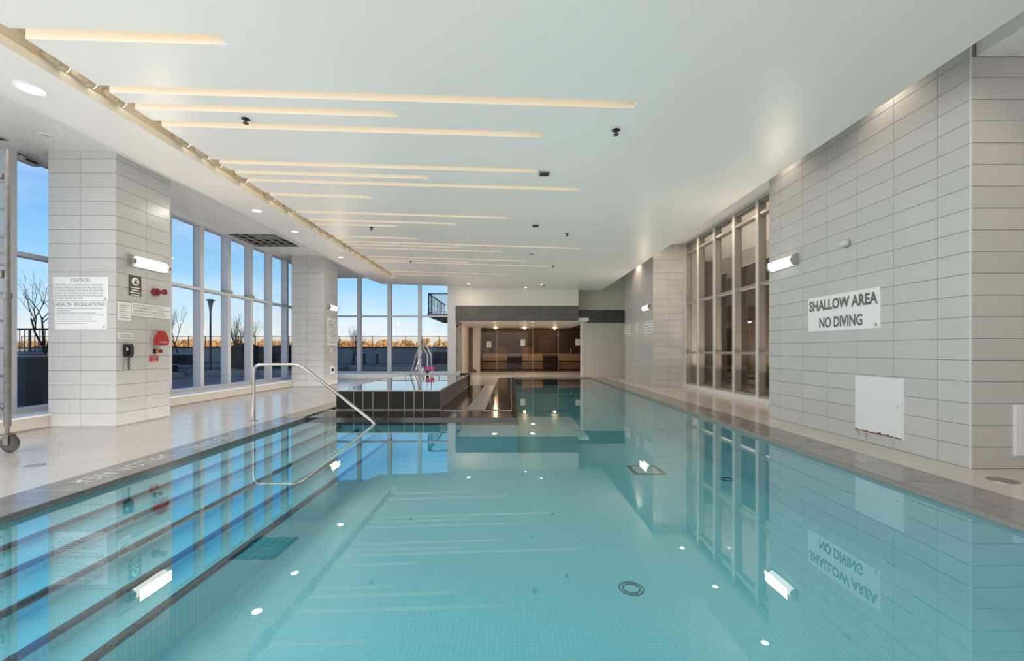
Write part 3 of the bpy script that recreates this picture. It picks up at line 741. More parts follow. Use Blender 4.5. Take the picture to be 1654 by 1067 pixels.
# strip spotlights lying in the long slot
for i, Y in enumerate((3.98, 4.24, 4.57, 5.49, 5.85, 6.11, 6.69, 7.49, 8.13, 9.19, 9.62, 10.02, 11.02, 11.4, 11.74, 12.35, 13.2, 13.7, 14.2)):
    zc = z0+.135; xc = SL+.035
    s_ = thing('slot_spotlight', (xc, Y, zc), label=ordn[i]+' beige adjustable spotlight lying in the long ceiling slot, counted from the near end', category='spotlight', group='spotlights in the long ceiling slot')
    a = Vector((xc-.02, Y-.09, zc+.015)); b = Vector((xc+.03, Y+.09, zc-.015)); d_ = (b-a)
    add('can', MB().tube([a, a+d_*.15, a+d_*.2, a+d_*.6, a+d_*.65, b], [.030, .046, .050, .050, .056, .056], 14), 'can', s_, smooth=True)
    add('yoke', MB().tube([(xc, Y-.02, zc+.05), (xc, Y-.02, zc+.15)], .012, 8), 'can', s_)
    add('lens', MB().tube([b, b+d_*.05], .047, 14), 'lens', s_)
# open hatch in the soffit with its metal grid
ht = thing('open_ceiling_hatch', ((HX0+HX1)/2, (HY0+HY1)/2, SOF), label='open rectangular soffit hatch with exposed grey metal grid above the windows', category='hatch')
add('void_box', MB().quad((HX0, HY0, SOF+.28), (HX1, HY0, SOF+.28), (HX1, HY1, SOF+.28), (HX0, HY1, SOF+.28))
    .quad((HX0, HY0, SOF), (HX0, HY1, SOF), (HX0, HY1, SOF+.28), (HX0, HY0, SOF+.28)).quad((HX1, HY0, SOF), (HX1, HY1, SOF), (HX1, HY1, SOF+.28), (HX1, HY0, SOF+.28))
    .quad((HX0, HY0, SOF), (HX1, HY0, SOF), (HX1, HY0, SOF+.28), (HX0, HY0, SOF+.28)).quad((HX0, HY1, SOF), (HX1, HY1, SOF), (HX1, HY1, SOF+.28), (HX0, HY1, SOF+.28)), 'void', ht, flip=False)
for i in range(6):
    x = HX0+.02+(HX1-HX0-.06)*i/5; add('grid_bar', MB().box(x, x+.022, HY0, HY1, SOF+.015, SOF+.04), 'grid', ht)
for i in range(5):
    y_ = HY0+.02+(HY1-HY0-.06)*i/4; add('cross_bar', MB().box(HX0, HX1, y_, y_+.022, SOF+.04, SOF+.06), 'grid', ht)
add('duct', MB().box(HX0+.25, HX1-.25, HY0+.5, HY1-.3, SOF+.12, SOF+.26, .02), 'grid', ht)
lg = thing('linear_vent', (-6.85, 5.0, SOF), label='dark linear slot grille in the soffit over the near windows', category='vent')
for i in range(4): add('slat', MB().box(-7.0+i*.055, -6.965+i*.055, 4.0, 5.75, SOF-.012, SOF+.004), 'blackp' if i % 2 == 0 else 'grid', lg)
sh = thing('blind_bracket', (-6.98, 6.5, 3.8), label='small grey sensor box under the window head near the first column', category='sensor')
add('case', MB().box(-7.05, -6.93, 6.0, 6.25, 3.80, 3.86, .008), 'grid', sh)
add('eye', MB().box(-6.93, -6.92, 6.05, 6.2, 3.81, 3.84, .002), 'blackp', sh)

# ================================================================== WALL LIGHTS, SIGNS, SAFETY GEAR
def sconce(wallx, sgn, y0, y1, z, label):
    s_ = thing('wall_sconce', (wallx, (y0+y1)/2, z), label=label, category='wall light', group='tubular wall lights')
    hw = .085
    def prof(r_, k_=1.0): return [(wallx+sgn*(.02+r_*k_*math.cos(t)), z+r_*math.sin(t)) for t in [R(-90+15*i) for i in range(13)]]
    add('back_plate', MB().box(wallx, wallx+sgn*.022, y0, y1, z-hw, z+hw, .004), 'grid', s_)
    add('diffuser', MB().prism(prof(hw*.92), y0+.045, y1-.045, 'y'), 'opal', s_, smooth=True)
    for a, b in ((y0, y0+.045), (y1-.045, y1)):
        add('end_cap', MB().prism(prof(hw*1.02), a, b, 'y'), 'steel', s_, smooth=True)
    lamp('sconce_lamp', 'AREA', (wallx+sgn*.15, (y0+y1)/2, z), 9, (1, .80, .58), (0, R(-90*sgn), 0), parent=s_, shape='RECTANGLE', size=.16, size_y=y1-y0-.1)
sconce(-5.64, 1, 6.22, 6.90, 2.43, 'lit tubular wall light on the near tiled column above the brown sign')
sconce(-5.64, 1, 12.98, 13.62, 2.43, 'lit tubular wall light on the far tiled column above the tall notice')
sconce(XW, -1, 6.28, 6.92, 2.45, 'lit tubular wall light on the tiled wall beyond the SHALLOW AREA sign')
sconce(XW, -1, 12.92, 13.60, 2.43, 'lit tubular wall light on the glossy wall past the bronze-framed glazing')

def plate(parent, nm, c_, right, up, w, h, t, m): return piece(nm, w, h, t, m, basis(c_, right, up), parent, ch=.0008)
# big sign
sg = thing('shallow_area_sign', (XW, 5.48, 1.35), label='long white plastic sign reading SHALLOW AREA NO DIVING on the tiled wall', category='sign')
plate(sg, 'board', (XW, 5.48, 1.597), YN, ZP, 1.18, .475, .012, 'paper')
text(sg, 'SHALLOW AREA', (XW-.012, 5.48, 1.715), YN, ZP, 1.13, .145, 'ink', bold=.04)
text(sg, 'NO DIVING', (XW-.012, 5.49, 1.475), YN, ZP, .72, .145, 'ink', bold=.035)
text(sg, 'A', (XW-.012, 4.94, 1.40), YN, ZP, .035, .04, 'ink', bold=.05)
# caution signs on column 1
def X6(x): return (x-CX)/F*6.05
def Z6(y_): return H+(CY-y_)/F*6.05
cs = thing('caution_sign', (X6(131), 6.05, Z6(486)), label='white sign headed CAUTION with small print on the near column', category='sign')
plate(cs, 'board', (X6(131.2), 6.05, Z6(466.3)), XP, ZP, X6(175.6)-X6(86.8), Z6(447)-Z6(485.4), .010, 'paper')
text(cs, 'CAUTION', (X6(130.8), 6.04, Z6(452.3)), XP, ZP, .275, .052, 'ink')
for i, s_ in enumerate(('THIS POOL IS UNSUPERVISED. BATHERS', 'UNDER TWELVE YEARS OF AGE ARE NOT', 'ALLOWED WITHIN THE POOL ENCLOSURE', 'UNLESS ACCOMPANIED BY A PARENT OR', 'HIS OR HER AGENT WHO IS NOT LESS THAN', 'SIXTEEN YEARS OF AGE')):
    w_ = .70 if i < 5 else .41
    text(cs, s_, (X6(88.5)+w_/2, 6.04, Z6(460.2+i*4.3)), XP, ZP, w_, .024, 'inkf')
text(cs, 'A', (X6(171.5), 6.04, Z6(482.5)), XP, ZP, .035, .035, 'ink')
hs = thing('health_regulations_sign', (X6(131), 6.05, Z6(531)), label='white sign headed HEALTH REGULATIONS directly below the CAUTION sign', category='sign')
plate(hs, 'board', (X6(131.6), 6.05, Z6(509)), XP, ZP, X6(173.9)-X6(89.5), Z6(486.2)-Z6(531.8), .010, 'paper')
text(hs, 'HEALTH REGULATIONS', (X6(130.8), 6.04, Z6(491.5)), XP, ZP, .70, .050, 'ink')
for i, w_ in enumerate((.66, .20, .57, .68, .52, .50, .56, .42)):
    add('printed_line', MB().box(X6(92), X6(92)+w_, 6.0385, 6.0405, Z6(498.6+i*3.4), Z6(498.0+i*3.4)), 'inkf', hs)
text(hs, 'A', (X6(169), 6.04, Z6(527.5)), XP, ZP, .035, .04, 'ink')
# on the pool side of the near column; coordinates from the photo's rays on the plane X=-5.64
CXc = -5.64
def Yc_(x): return CXc*F/(x-CX)
def Zc_(x, y_): return H+(CY-y_)/F*Yc_(x)
def board(nm, x0, x1, y0, y1, m, label, cat='sign', t=.008):
    """x0..x1 near to far edge, y0/y1 top and bottom at the middle"""
    a, b = Yc_(x0), Yc_(x1); xm = (x0+x1)/2; zt, zb = Zc_(xm, y0), Zc_(xm, y1)
    o = thing(nm, (CXc, (a+b)/2, zb), label=label, category=cat)
    plate(o, 'board', (CXc, (a+b)/2, (zt+zb)/2), YP, ZP, b-a, zt-zb, t, m)
    return o, a, b, zb, zt
o, a, b, zb, zt = board('spa_warning_sign', 207.7, 227.5, 445.5, 477.5, 'brownsign', 'dark brown warning sign with a white round emblem on the near column')
cy_ = (a+b)/2
add('emblem', MB().lathe([(.062, 0), (.062, .002)], (CXc+.008, cy_, zt-.085), 'x', 24), 'paper', o)
add('figure', MB().lathe([(.016, 0), (.016, .002)], (CXc+.010, cy_+.012, zt-.062), 'x', 14).prism([(cy_-.03, zt-.12), (cy_-.012, zt-.075), (cy_+.02, zt-.085), (cy_+.035, zt-.125)], CXc+.010, CXc+.012, 'x'), 'brownsign', o)
for i, w_ in enumerate((.16, .12, .18, .13)): add('printed_line', MB().box(CXc+.008, CXc+.010, cy_-w_/2, cy_+w_/2, zt-.185-i*.036, zt-.17-i*.036), 'paper', o)
o, a, b, zb, zt = board('certificate', 189.8, 211.3, 488, 517.5, 'paper', 'cream framed certificate sheet beside the emergency instructions', 'notice')
for i in range(7): add('printed_line', MB().box(CXc+.008, CXc+.010, a+.035, b-.035-(i % 3)*.02, zt-.05-i*.03, zt-.044-i*.03), 'inkf' if i != 2 else 'yellow', o)
o, a, b, zb, zt = board('emergency_instruction_sign', 212.4, 275, 492, 512.5, 'paper', 'long white sign of emergency instructions on the near column')
for i, s_ in enumerate(('IN THE EVENT OF AN EMERGENCY', 'PUSH THE EMERGENCY STOP BUTTON AND', 'USE EMERGENCY PHONE. AUDIBLE', 'AND VISUAL SIGNAL WILL ACTIVATE')):
    w_ = (b-a)*(.78, .94, .80, .84)[i]; text(o, s_, (CXc+.008, a+.02+w_/2, zt-.036-i*.041), YP, ZP, w_, .024, 'ink')
o, a, b, zb, zt = board('telephone_sign', 190.2, 214.5, 537.3, 547.3, 'paper', 'small white sign reading EMERGENCY TELEPHONE above the wall phone')
text(o, 'EMERGENCY', (CXc+.008, (a+b)/2, zt-.027), YP, ZP, (b-a)*.86, .026, 'ink')
text(o, 'TELEPHONE', (CXc+.008, (a+b)/2, zt-.063), YP, ZP, (b-a)*.84, .026, 'ink')
# telephone
yp = Yc_(203); zp = Zc_(203, 566)
ph = thing('wall_telephone', (CXc, yp, zp), label='black wall telephone hanging on the near column below its sign', category='telephone')
crd = add('cradle', MB().box(CXc, CXc+.05, yp-.05, yp+.05, zp-.095, zp+.095, .01), 'blackp', ph)
add('handset', MB().tube([(CXc+.06, yp+.01, zp+.085), (CXc+.085, yp+.01, zp+.05), (CXc+.085, yp+.01, zp-.05), (CXc+.06, yp+.01, zp-.085)], [.028, .02, .02, .028], 10), 'blackp', ph, smooth=True)
add('label_plate', MB().box(CXc+.05, CXc+.053, yp-.042, yp-.02, zp+.0, zp+.05), 'sill', crd)
cdp = [(CXc+.03, yp+.02+.012*math.sin(t*1.7), zp-.095-t*.0105) for t in range(0, 19)]
add('cord', MB().tube(cdp, .009, 6), 'blackp', ph, smooth=True)
add('backing', MB().box(CXc, CXc+.004, yp-.05, yp-.03, zp-.29, zp-.12), 'grid', ph)
# red bell
yb = Yc_(249); zb_ = Zc_(249, 471.5)
bl = thing('fire_horn', (CXc, yb, zb_), label='dark red round alarm horn on the near column, level with the brown sign', category='alarm')
add('base', MB().lathe([(.062, 0), (.062, .05), (.05, .06)], (CXc, yb, zb_), 'x', 20), 'darkred', bl, smooth=True)
add('horn', MB().lathe([(.03, 0), (.03, .07), (.045, .10), (.045, .12)], (CXc+.055, yb, zb_), 'x', 18), 'darkred', bl, smooth=True)
# red domed cover over the call point
yr = Yc_(252); zr = Zc_(252, 546)
rc = thing('alarm_cover', (CXc, yr, zr-.11), label='red domed alarm cover with grey side on the near column', category='alarm cover')
pts = [(-.115, -.11), (.115, -.11), (.125, -.04), (.10, .04), (.06, .085), (.05, .11), (-.05, .11), (-.06, .085), (-.10, .04), (-.125, -.04)]
add('back_box', MB().prism([(yr+p*1.0, zr+q) for p, q in pts], CXc, CXc+.06, 'x'), 'grid', rc)
add('dome', MB().prism([(yr+p, zr+q) for p, q in pts], CXc+.06, CXc+.10, 'x').prism([(yr+p*.85, zr+q*.85) for p, q in pts], CXc+.10, CXc+.125, 'x'), 'red', rc)
text(rc, 'PUSH IN EMERGENCY', (CXc+.125, yr, zr-.065), YP, ZP, .15, .02, 'paper')
# stop button
ye = Yc_(252); ze = Zc_(252, 567)
eb = thing('emergency_button', (CXc, ye, ze), label='yellow emergency button box between the red cover and the red plate', category='button')
add('box', MB().box(CXc, CXc+.05, ye-.05, ye+.035, ze-.038, ze+.038, .004), 'yellow', eb)
add('button', MB().lathe([(.018, 0), (.018, .02), (.028, .022), (.028, .035)], (CXc+.05, ye+.0, ze), 'x', 16), 'darkred', eb, smooth=True)
add('side_plate', MB().box(CXc, CXc+.048, ye-.056, ye-.05, ze-.038, ze+.038), 'blackp', eb)
o, a, b, zb, zt = board('emergency_stop_sign', 241, 255, 574, 583.5, 'red', 'small red sign with white print below the yellow button')
text(o, 'EMERGENCY', (CXc+.008, (a+b)/2, zt-.02), YP, ZP, (b-a)*.86, .016, 'paper')
text(o, 'STOP', (CXc+.008, (a+b)/2, zt-.046), YP, ZP, (b-a)*.4, .018, 'paper')
text(o, 'BUTTON', (CXc+.008, (a+b)/2, zt-.074), YP, ZP, (b-a)*.6, .016, 'paper')
# far column
o, a, b, zb, zt = board('pool_rules_notice', 529, 543.5, 514, 557, 'paper', 'tall densely printed notice on the far column', 'notice')
for i in range(15): add('printed_line', MB().box(CXc+.008, CXc+.0095, a+.05, b-.05-(i % 4)*.03, zt-.10-i*.048, zt-.085-i*.048), 'inkf', o)
text(o, 'RULES', (CXc+.009, (a+b)/2, zt-.045), YP, ZP, .14, .035, 'ink')
o, a, b, zb, zt = board('phone_jack_plate', 532.8, 540, 590.5, 603.5, 'paper', 'white wall plate with a black outlet low on the far column', 'outlet')
add('outlet', MB().box(CXc+.008, CXc+.03, (a+b)/2-.07, (a+b)/2+.07, (zt+zb)/2-.05, (zt+zb)/2+.04, .008), 'blackp', o)
o, a, b, zb, zt = board('slim_wall_plate', 533.6, 535.8, 562.5, 570, 'sill', 'slim pale switch plate on the far column under the tall notice', 'switch')
add('rocker', MB().box(CXc+.008, CXc+.014, (a+b)/2-.02, (a+b)/2+.02, (zt+zb)/2-.03, (zt+zb)/2+.03, .002), 'white', o)
# strobe on the tiled wall
ys, zs_ = 5.37, 2.45
st = thing('strobe_light', (XW, ys, zs_), label='small white emergency strobe on the tiled wall above the SHALLOW AREA sign', category='strobe')
add('base', MB().lathe([(.052, 0), (.052, -.022)], (XW, ys, zs_), 'x', 20), 'grid', st, smooth=True)
add('lens', MB().box(XW-.085, XW-.022, ys-.055, ys+.055, zs_-.036, zs_+.036, .012), 'offlens', st)
# access panels
ap = thing('access_panel', (XW, 4.92, .12), label='large white access panel with rusted lower edge on the tiled wall', category='access panel')
apd = plate(ap, 'door', (XW-.004, 4.92, .452), YN, ZP, .625, .655, .016, 'white')
add('frame', MB().box(XW-.006, XW, 4.595, 5.245, .115, .79), 'sill', ap)
add('latch', MB().lathe([(.008, 0), (.008, -.004)], (XW-.020, 4.66, .47), 'x', 12), 'grid', ap)
rs = MB(); rd = random.Random(3)
for i in range(34):
    y_ = 4.61+.62*i/34; t_ = .006+.012*rd.random()*(1.9 if 5 < i < 16 else 1)
    rs.box(XW-.023, XW-.0195, y_, y_+.0195, .126, .126+t_)
    if rd.random() < .22: rs.box(XW-.0015, XW-.0005, y_, y_+.006, .126-.11*rd.random(), .118)
add('rust_edge', rs, 'rust', ap)
ap2 = thing('access_panel', (4.95, 3.933, .12), label='white access panel on the tiled return wall facing the camera', category='access panel')
plate(ap2, 'door', (4.95, 3.929, .357), XP, ZP, .58, .455, .016, 'white')
add('frame', MB().box(4.65, 5.25, 3.926, 3.933, .12, .595), 'sill', ap2)
# notices on the far glossy wall
def wallnote(nm, x0, x1, y0, y1, label, n_, m='paper'):
    a = XW*F/(x1-CX); b = XW*F/(x0-CX); xm = (x0+x1)/2; Ym = XW*F/(xm-CX); zt = H+(CY-y0)/F*Ym; zb = H+(CY-y1)/F*Ym
    o = thing(nm, (XW, (a+b)/2, zb), label=label, category='sign')
    plate(o, 'board', (XW, (a+b)/2, (zt+zb)/2), YN, ZP, b-a, zt-zb, .008, m)
    for i in range(n_): add('printed_line', MB().box(XW-.0095, XW-.008, a+.04, b-.04-(i % 2)*.06, zt-.04-(zt-zb-.07)*i/max(1, n_-1)*.9-.018, zt-.04-(zt-zb-.07)*i/max(1, n_-1)*.9), 'inkf', o)
wallnote('wall_notice', 1009.5, 1017, 525.5, 542.5, 'white notice at the far end of the glossy wall', 4)
wallnote('wall_notice', 1027.5, 1031, 522, 535.5, 'narrow white strip notice between the two larger signs on the glossy wall', 4)
wallnote('wall_notice', 1040.5, 1054.5, 518, 537, 'white sign with grey print under the far wall light', 4)
# round drains in the deck
def deck_drain(x, y_, r_, label):
    d = thing('deck_drain', (x, y_, 0), label=label, category='drain')
    add('ring', MB().lathe([(r_, 0), (r_, .003), (r_*.86, .003), (r_*.86, 0)], (x, y_, 0), n=28), 'steel', d)
    g = MB()
    for i in range(-3, 4):
        hw = math.sqrt(max(0, (r_*.84)**2-(i*r_*.24)**2)); g.box(x-hw, x+hw, y_+i*r_*.24-.006, y_+i*r_*.24+.006, .0005, .003)
    add('grate', g, 'grid', d)
deck_drain(4.15, 3.58, .10, 'round metal floor drain in the deck near the return wall')
deck_drain(-4.55, 4.05, .075, 'small round drain in the deck by the scaffold wheel')
# doorstop/cone by the sauna
dc = thing('door_wedge', (-1.88, 21.6, 0), label='small orange-brown wedge on the floor by the white post at the sauna', category='door wedge')
add('wedge', MB().prism([(-2.05, 0), (-1.75, 0), (-1.80, .10), (-1.95, .16)], 21.5, 21.7, 'y'), 'wood', dc)

# ---- rolling scaffold at the window side
sc = thing('rolling_scaffold', (-5.75, 4.57, 0), label='galvanised rolling scaffold with caster wheels standing by the near windows', category='scaffold')
sxx = (-5.43, -6.15)
for fy in (4.57, 3.05):
    for x in sxx:
        add('post', MB().tube([(x, fy, .28), (x, fy, 1.72)], .030, 12).tube([(x, fy, 1.70), (x, fy, 3.25)], .024, 12), 'scaf', sc, smooth=True)
        add('collar', MB().lathe([(.038, 0), (.038, .06)], (x, fy, 1.66), n=14), 'scaf', sc, smooth=True)
        wc = (x+.025, fy, .099)
        cst = add('caster_stem', MB().lathe([(.02, 0), (.02, .11)], (x, fy, .20), n=10).box(x-.03, x+.05, fy-.045, fy+.045, .188, .202, .003)
            .prism([(x-.03, .20), (x+.05, .20), (wc[0]+.022, .085), (wc[0]-.022, .085)], fy-.040, fy-.032, 'y').prism([(x-.03, .20), (x+.05, .20), (wc[0]+.022, .085), (wc[0]-.022, .085)], fy+.032, fy+.040, 'y'), 'scaf', sc)
        add('caster_wheel', MB().lathe([(.05, -.026), (.085, -.024), (.096, -.014), (.098, 0), (.096, .014), (.085, .024), (.05, .026)], wc, 'y', 26), 'rubber', cst, smooth=True)
        add('brake_lever', MB().box(x-.085, x-.03, fy-.025, fy+.025, .165, .178, .004), 'steel', cst)
    for i in range(9):
        z = .52+i*.30; add('rung', MB().tube([(sxx[0]-.02, fy, z), (sxx[1]+.02, fy, z)], .014, 8), 'scaf', sc, smooth=True)
    add('clamp', MB().box(sxx[0]-.09, sxx[0]-.03, fy-.03, fy+.03, 1.88, 1.96, .006).box(sxx[0]-.10, sxx[0]-.03, fy-.03, fy+.03, 2.95, 3.0, .006), 'scaf', sc)
for x in sxx: add('side_brace', MB().tube([(x-.03, 4.57, .45), (x-.03, 3.05, 1.6)], .014, 8), 'scaf', sc, smooth=True)
add('platform', MB().box(sxx[1]+.03, sxx[0]-.03, 3.05, 4.50, 1.02, 1.06), 'wood', sc)
# window sensors on the transoms
for i, Y in enumerate((10.35, 11.25)):
    b_ = thing('window_sensor', (-7.0, Y, 2.51), label='grey box on the window transom, '+('the nearer one beside the lamp post view' if not i else 'one bay further along'), category='sensor')
    add('case', MB().box(-7.10, -6.97, Y, Y+.28, 2.512, 2.575, .008), 'grid', b_)
    add('lid', MB().box(-7.09, -6.98, Y+.01, Y+.27, 2.575, 2.585, .003), 'frame', b_)

# ================================================================== TERRACE AND BEYOND
struct('terrace_ground', MB().box(-60, -7.3, -6, 38.2, -.3, -.05).box(-7.3, 12, 17.2, 38.2, -.3, -.06), 'pave')
struct('far_ground', MB().box(-250, 150, 45, 240, -9, -8.6), 'far')
bedg = MB()
beds = [(-30, -13.5, 12.5, 17.5), (-29, -9.5, 19, 26), (-27, -13, 29, 37), (-9.2, -3, 24, 28)]
for i, (x0, x1, y0, y1) in enumerate(beds):
    b_ = thing('planter_bed', ((x0+x1)/2, (y0+y1)/2, -.05), label='low concrete-edged planting bed on the terrace, '+('closest to the near windows', 'second from the near windows', 'by the parapet behind the lamp post', 'outside the end windows')[i], category='planter')
    add('edging', MB().box(x0, x1, y0, y0+.2, -.05, .18).box(x0, x1, y1-.2, y1, -.05, .18).box(x0, x0+.2, y0+.2, y1-.2, -.05, .18).box(x1-.2, x1, y0+.2, y1-.2, -.05, .18), 'conc', b_)
    add('soil', MB().box(x0+.2, x1-.2, y0+.2, y1-.2, -.05, .08), 'lawn' if i == 3 else 'gravel', b_)
# parapet with glass fence
pp = struct('wall_far.006', MB().box(-75, 14, 38, 38.25, -.1, 1.28), 'conc')
add('cap', MB().box(-75, 14, 37.93, 38.3, 1.28, 1.42), 'cap', pp)
fn = thing('glass_fence', (-15, 38.1, 1.42), label='glass balustrade with thin dark rail on top of the terrace parapet', category='fence')
for i in range(34):
    x = -44+i*1.5
    if x > 4: break
    add('pane', MB().box(x+.04, x+1.46, 38.10, 38.115, 1.45, 2.33), 'blueglass', fn)
    add('post', MB().box(x-.025, x+.025, 38.08, 38.13, 1.42, 2.36), 'dark', fn)
add('top_rail', MB().box(-44, 5.5, 38.07, 38.14, 2.33, 2.38), 'dark', fn)
fn2 = thing('picket_railing', (-32, 25, 0), label='dark picket railing at the terrace side seen through the near window', category='railing')
add('plinth', MB().box(-44, -25.4, 25, 25.2, -.05, .9), 'conc', fn2)
add('top_rail', MB().box(-44, -25.4, 25.05, 25.15, 2.28, 2.40), 'dark', fn2)
add('bottom_rail', MB().box(-44, -25.4, 25.06, 25.14, .98, 1.03), 'dark', fn2)
for i in range(38): 
    x = -25.5-i*.3; add('post' if i % 5 == 0 else 'picket', MB().box(x-(.07 if i % 5 == 0 else .012), x+(.07 if i % 5 == 0 else .012), 25.08, 25.12, .9, 2.28), 'dark', fn2)
# trees
fallg = 'autumn trees beyond the parapet'
proto = None
protos = []; ti = 0
for row, ph_ in enumerate((0, 2, 1, 3)):
    for k in range(29):
        y_ = 64+row*5.5; x = (-92+k*3.3+ph_*.825+random.uniform(-.15, .15))*y_/70; top = 1.1+random.uniform(13.5, 19)/685*y_
        if len(protos) < 6:
            t = thing('autumn_tree', (x, y_, -8.6), label='orange autumn tree in the row beyond the terrace parapet', category='tree', group=fallg)
            add('trunk', MB().tube([(x, y_, -8.6), (x+.1, y_, -2)], [.25, .12], 7), 'twig', t)
            cr_ = MB(); rd = random.Random(ti)
            for k_ in range(34): a_ = rd.uniform(0, 6.3); q_ = rd.uniform(.1, 1.05)*(1.1-k_*.014); cr_.blob((x+q_*math.cos(a_), y_+q_*math.sin(a_), -3.4+k_*.13), rd.uniform(.22, .42), ti*39+k_, .45, 1)
            add('crown', cr_, 'fall', t); protos.append(t)
        else:
            src = protos[random.randrange(6)]; t = src.copy(); COL.objects.link(t); t.location = (x, y_, -8.6); t.rotation_euler = (0, 0, random.uniform(0, 6))
            for ch in list(src.children): c_ = ch.copy(); COL.objects.link(c_); c_.parent = t
        t.scale = (1, 1, (top+8.6)/9.8); ti += 1
def twiggy(x, y_, z, h, spread, label, cat='tree', nm='bare_tree', seed=1, levels=4, r0=.06, multi=1, lean=(0, 0)):
    t = thing(nm, (x, y_, z), label=label, category=cat); rd = random.Random(seed); tr = MB(); br = MB()
    def grow(p, d, L_, r_, lv):
        q = p+d*L_; mid = p+d*L_*.5+Vector((rd.uniform(-.06, .06), rd.uniform(-.06, .06), 0))*L_
        (tr if lv == 0 else br).tube([p, mid, q], [r_, r_*.85, r_*.65], 5 if lv < 2 else 3)
        if lv >= levels: return
        for k_ in range(3 if lv < 3 else 2):
            a = Vector((rd.uniform(-1, 1)*spread, rd.uniform(-1, 1)*spread, rd.uniform(.1, 1)))
            grow(p+d*L_*rd.uniform(.6, 1), (d*.6+a*.6).normalized(), L_*rd.uniform(.55, .8), r_*.55, lv+1)
    for k_ in range(multi):
        d = Vector((rd.uniform(-.35, .35)*(multi > 1)+lean[0], rd.uniform(-.3, .3)*(multi > 1)+lean[1], 1)).normalized()
        grow(Vector((x+rd.uniform(-.2, .2)*(multi > 1), y_, z)), d, h*.38, r0, 0)
    add('trunk', tr, 'twig', t); add('branches', br, 'twig', t, kind='stuff')
twiggy(-15.6, 14.3, .05, 3.6, 1.0, 'bare branching tree outside the near window beside the bin', seed=11, r0=.06, lean=(-.15, 0), levels=5)
twiggy(-21.5, 27.5, 0, 4.2, .5, 'slim bare tree in the terrace bed seen left of the lamp post'.replace('left of', 'next to'), seed=4, r0=.045, multi=2)
twiggy(-14.9, 23.5, .05, 2.9, .6, 'dense twiggy bush around the foot of the lamp post', 'shrub', 'bare_shrub', 9, 5, .035, 6)
twiggy(-15.8, 34, .05, 3.0, .6, 'thin leafless shrub in front of the parapet beyond the lamp post', 'shrub', 'bare_shrub', 21, 4, .03, 4)
twiggy(-11.6, 30.5, -.06, 3.0, .5, 'small bare multi-stem tree outside the end windows', seed=15, r0=.03, multi=3)
hd = [(-24.5, -21.5, 20.5, 22.0, .55), (-26.0, -20.0, 14.5, 16, .35), (-19.6, -17.9, 30.0, 31.6, 1.25), (-16.5, -15.4, 24.5, 26, 1.3), (-14.6, -13.4, 24.6, 26, 1.3), (-13.3, -12.2, 25.0, 26, 1.35)]
for i, (x0, x1, y0, y1, h) in enumerate(hd):
    t = thing('clipped_hedge', ((x0+x1)/2, (y0+y1)/2, .05), label=('low dark hedge in the second terrace bed', 'very low dark ground hedge in the near terrace bed', 'dark block hedge close to the parapet', 'tall dark hedge block just past the lamp post', 'tall dark hedge block, middle of the three past the lamp post', 'tall dark hedge block closest to the far column')[i], category='hedge')
    m_ = MB(); rd = random.Random(i)
    nx = max(2, int((x1-x0)/.5)); ny = max(2, int((y1-y0)/.5)); nz_ = max(1, int(h/.4))
    for a_ in range(nx):
        for b_ in range(ny):
            for c_ in range(nz_): m_.blob((x0+(a_+.5)*(x1-x0)/nx, y0+(b_+.5)*(y1-y0)/ny, .08+(c_+.5)*h/nz_), .33, rd.random(), .3, 1)
    add('foliage', m_, 'hedge', t, kind='stuff')
    add('stem', MB().tube([((x0+x1)/2, (y0+y1)/2, .05), ((x0+x1)/2, (y0+y1)/2, h*.7)], .04, 6), 'twig', t)
# stepped stone ledges seen through the first window bay
for i, (y_, z_, lx) in enumerate(((11.2, .12, -18), (17.75, .45, -21), (18.46+.0, .50, -31), (26.6, .80, -27))):
    b_ = thing('stone_ledge', (lx+3, y_, -.05), label=ordn[i]+' dark stone ledge on the terrace, counted outward from the first window bay', category='ledge', group='stone ledges on the terrace')
    add('block', MB().box(lx, lx+6.5, y_, y_+.7, -.05, z_, .02), 'gravel', b_)
    add('top_slab', MB().box(lx-.03, lx+6.53, y_-.03, y_+.73, z_, z_+.045, .01), 'conc', b_)
# lamp post
lp = thing('lamp_post', (-14.9, 21, -.05), label='slender dark lamp post with a flared lantern on the terrace', category='lamp post')
add('pole', MB().tube([(-14.9, 21, -.05), (-14.9, 21, 2.9)], [.055, .04], 10), 'dark', lp, smooth=True)
add('head_cone', MB().lathe([(.045, 0), (.055, .2), (.13, .62), (.135, .64)], (-14.9, 21, 2.9), n=14), 'grid', lp, smooth=True)
add('head_cap', MB().lathe([(.20, 0), (.20, .03), (.1, .06)], (-14.9, 21, 3.56), n=16), 'dark', lp)
for i, (x, y_) in enumerate(((-12.45, 33.6), (-11.65, 33.6), (-10.45, 33.0), (-9.75, 34.0))):
    b_ = thing('bollard_light', (x, y_, -.05), label=ordn[i]+' dark bollard light in front of the parapet, counted from the far column', category='bollard', group='bollard lights by the parapet')
    add('post', MB().tube([(x, y_, -.05), (x, y_, .86)], .085, 10), 'dark', b_)
    bh = add('head', MB().tube([(x, y_, .86), (x, y_, .98)], .09, 10), 'offlens', b_)
    add('cap', MB().tube([(x, y_, .98), (x, y_, 1.02)], .10, 10), 'dark', bh)
ub = thing('utility_cabinet', (-4.6, 29.4, -.05), label='dark ribbed metal utility cabinet outside under the balcony', category='cabinet')
add('body', MB().box(-5.40, -3.6, 29.0, 29.9, -.05, .98, .01), 'dark', ub)
for i in range(7): add('rib', MB().box(-5.34+i*.25, -5.26+i*.25, 28.97, 29.0, .0, .94), 'bin', ub)
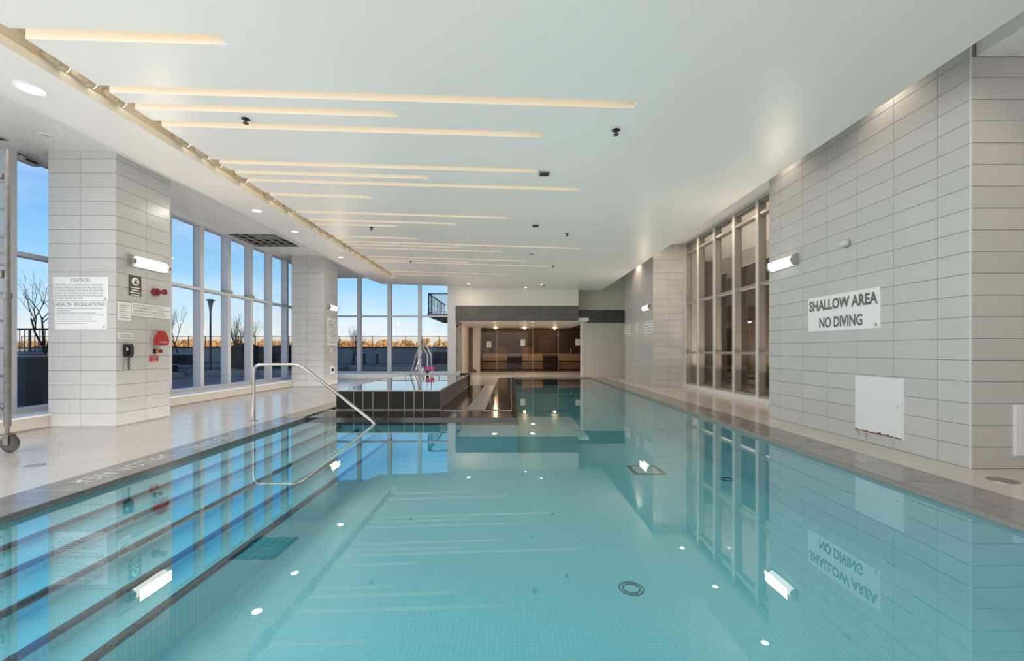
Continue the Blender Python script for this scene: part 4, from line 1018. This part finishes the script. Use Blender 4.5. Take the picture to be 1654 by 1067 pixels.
add('lid', MB().box(-5.44, -3.56, 28.94, 29.94, .98, 1.02, .005), 'grid', ub)
bb = thing('litter_bin', (-10.45, 9.1, -.05), label='dark plastic bin with pale lid outside the near window', category='bin')
add('body', MB().add([(-10.75, 8.85, -.05), (-10.15, 8.85, -.05), (-10.15, 9.35, -.05), (-10.75, 9.35, -.05), (-10.82, 8.80, .93), (-10.08, 8.80, .93), (-10.08, 9.40, .93), (-10.82, 9.40, .93)],
    [(0, 3, 2, 1), (4, 5, 6, 7), (0, 1, 5, 4), (1, 2, 6, 5), (2, 3, 7, 6), (3, 0, 4, 7)]), 'bin', bb)
add('lid', MB().box(-10.86, -10.04, 8.76, 9.44, .93, 1.0, .03).box(-10.72, -10.2, 8.9, 9.3, 1.0, 1.05, .03), 'binlid', bb)
# balcony of the wing outside
bc = thing('balcony', (-3, 24, 2.87), label='projecting concrete balcony with dark railing high outside the end windows', category='balcony')
add('slab', MB().box(-4.37, -1.4, 22, 27.5, 2.85, 3.02), 'conc', bc)
add('top_rail', MB().box(-4.34, -1.4, 22.04, 22.09, 4.02, 4.07).box(-4.34, -4.29, 22.04, 27.5, 4.02, 4.07), 'dark', bc)
add('bottom_rail', MB().box(-4.34, -1.4, 22.04, 22.09, 3.07, 3.11).box(-4.34, -4.29, 22.04, 27.5, 3.07, 3.11), 'dark', bc)
for i in range(11): add('picket', MB().box(-4.33, -4.30, 22.25+i*.5, 22.28+i*.5, 3.02, 4.02), 'dark', bc)
for x in (-4.34, -4.20, -3.2, -2.2): add('post', MB().box(x, x+.05, 22.04, 22.09, 3.02, 4.07), 'dark', bc)
add('pane', MB().box(-4.15, -3.2, 22.06, 22.07, 3.12, 4.02).box(-3.15, -2.2, 22.06, 22.07, 3.12, 4.02), 'blueglass', bc)
bwg = struct('wall_far.007', MB().box(-2.2, 8, 26.3, 34, -.3, 12), 'hidden_mass')
# added unseen block over the hall, sized to keep the sun off the terrace
struct('shade_block', MB().box(-7.0, 70, -14, 14, SLAB+.3, 24), 'hidden_mass')
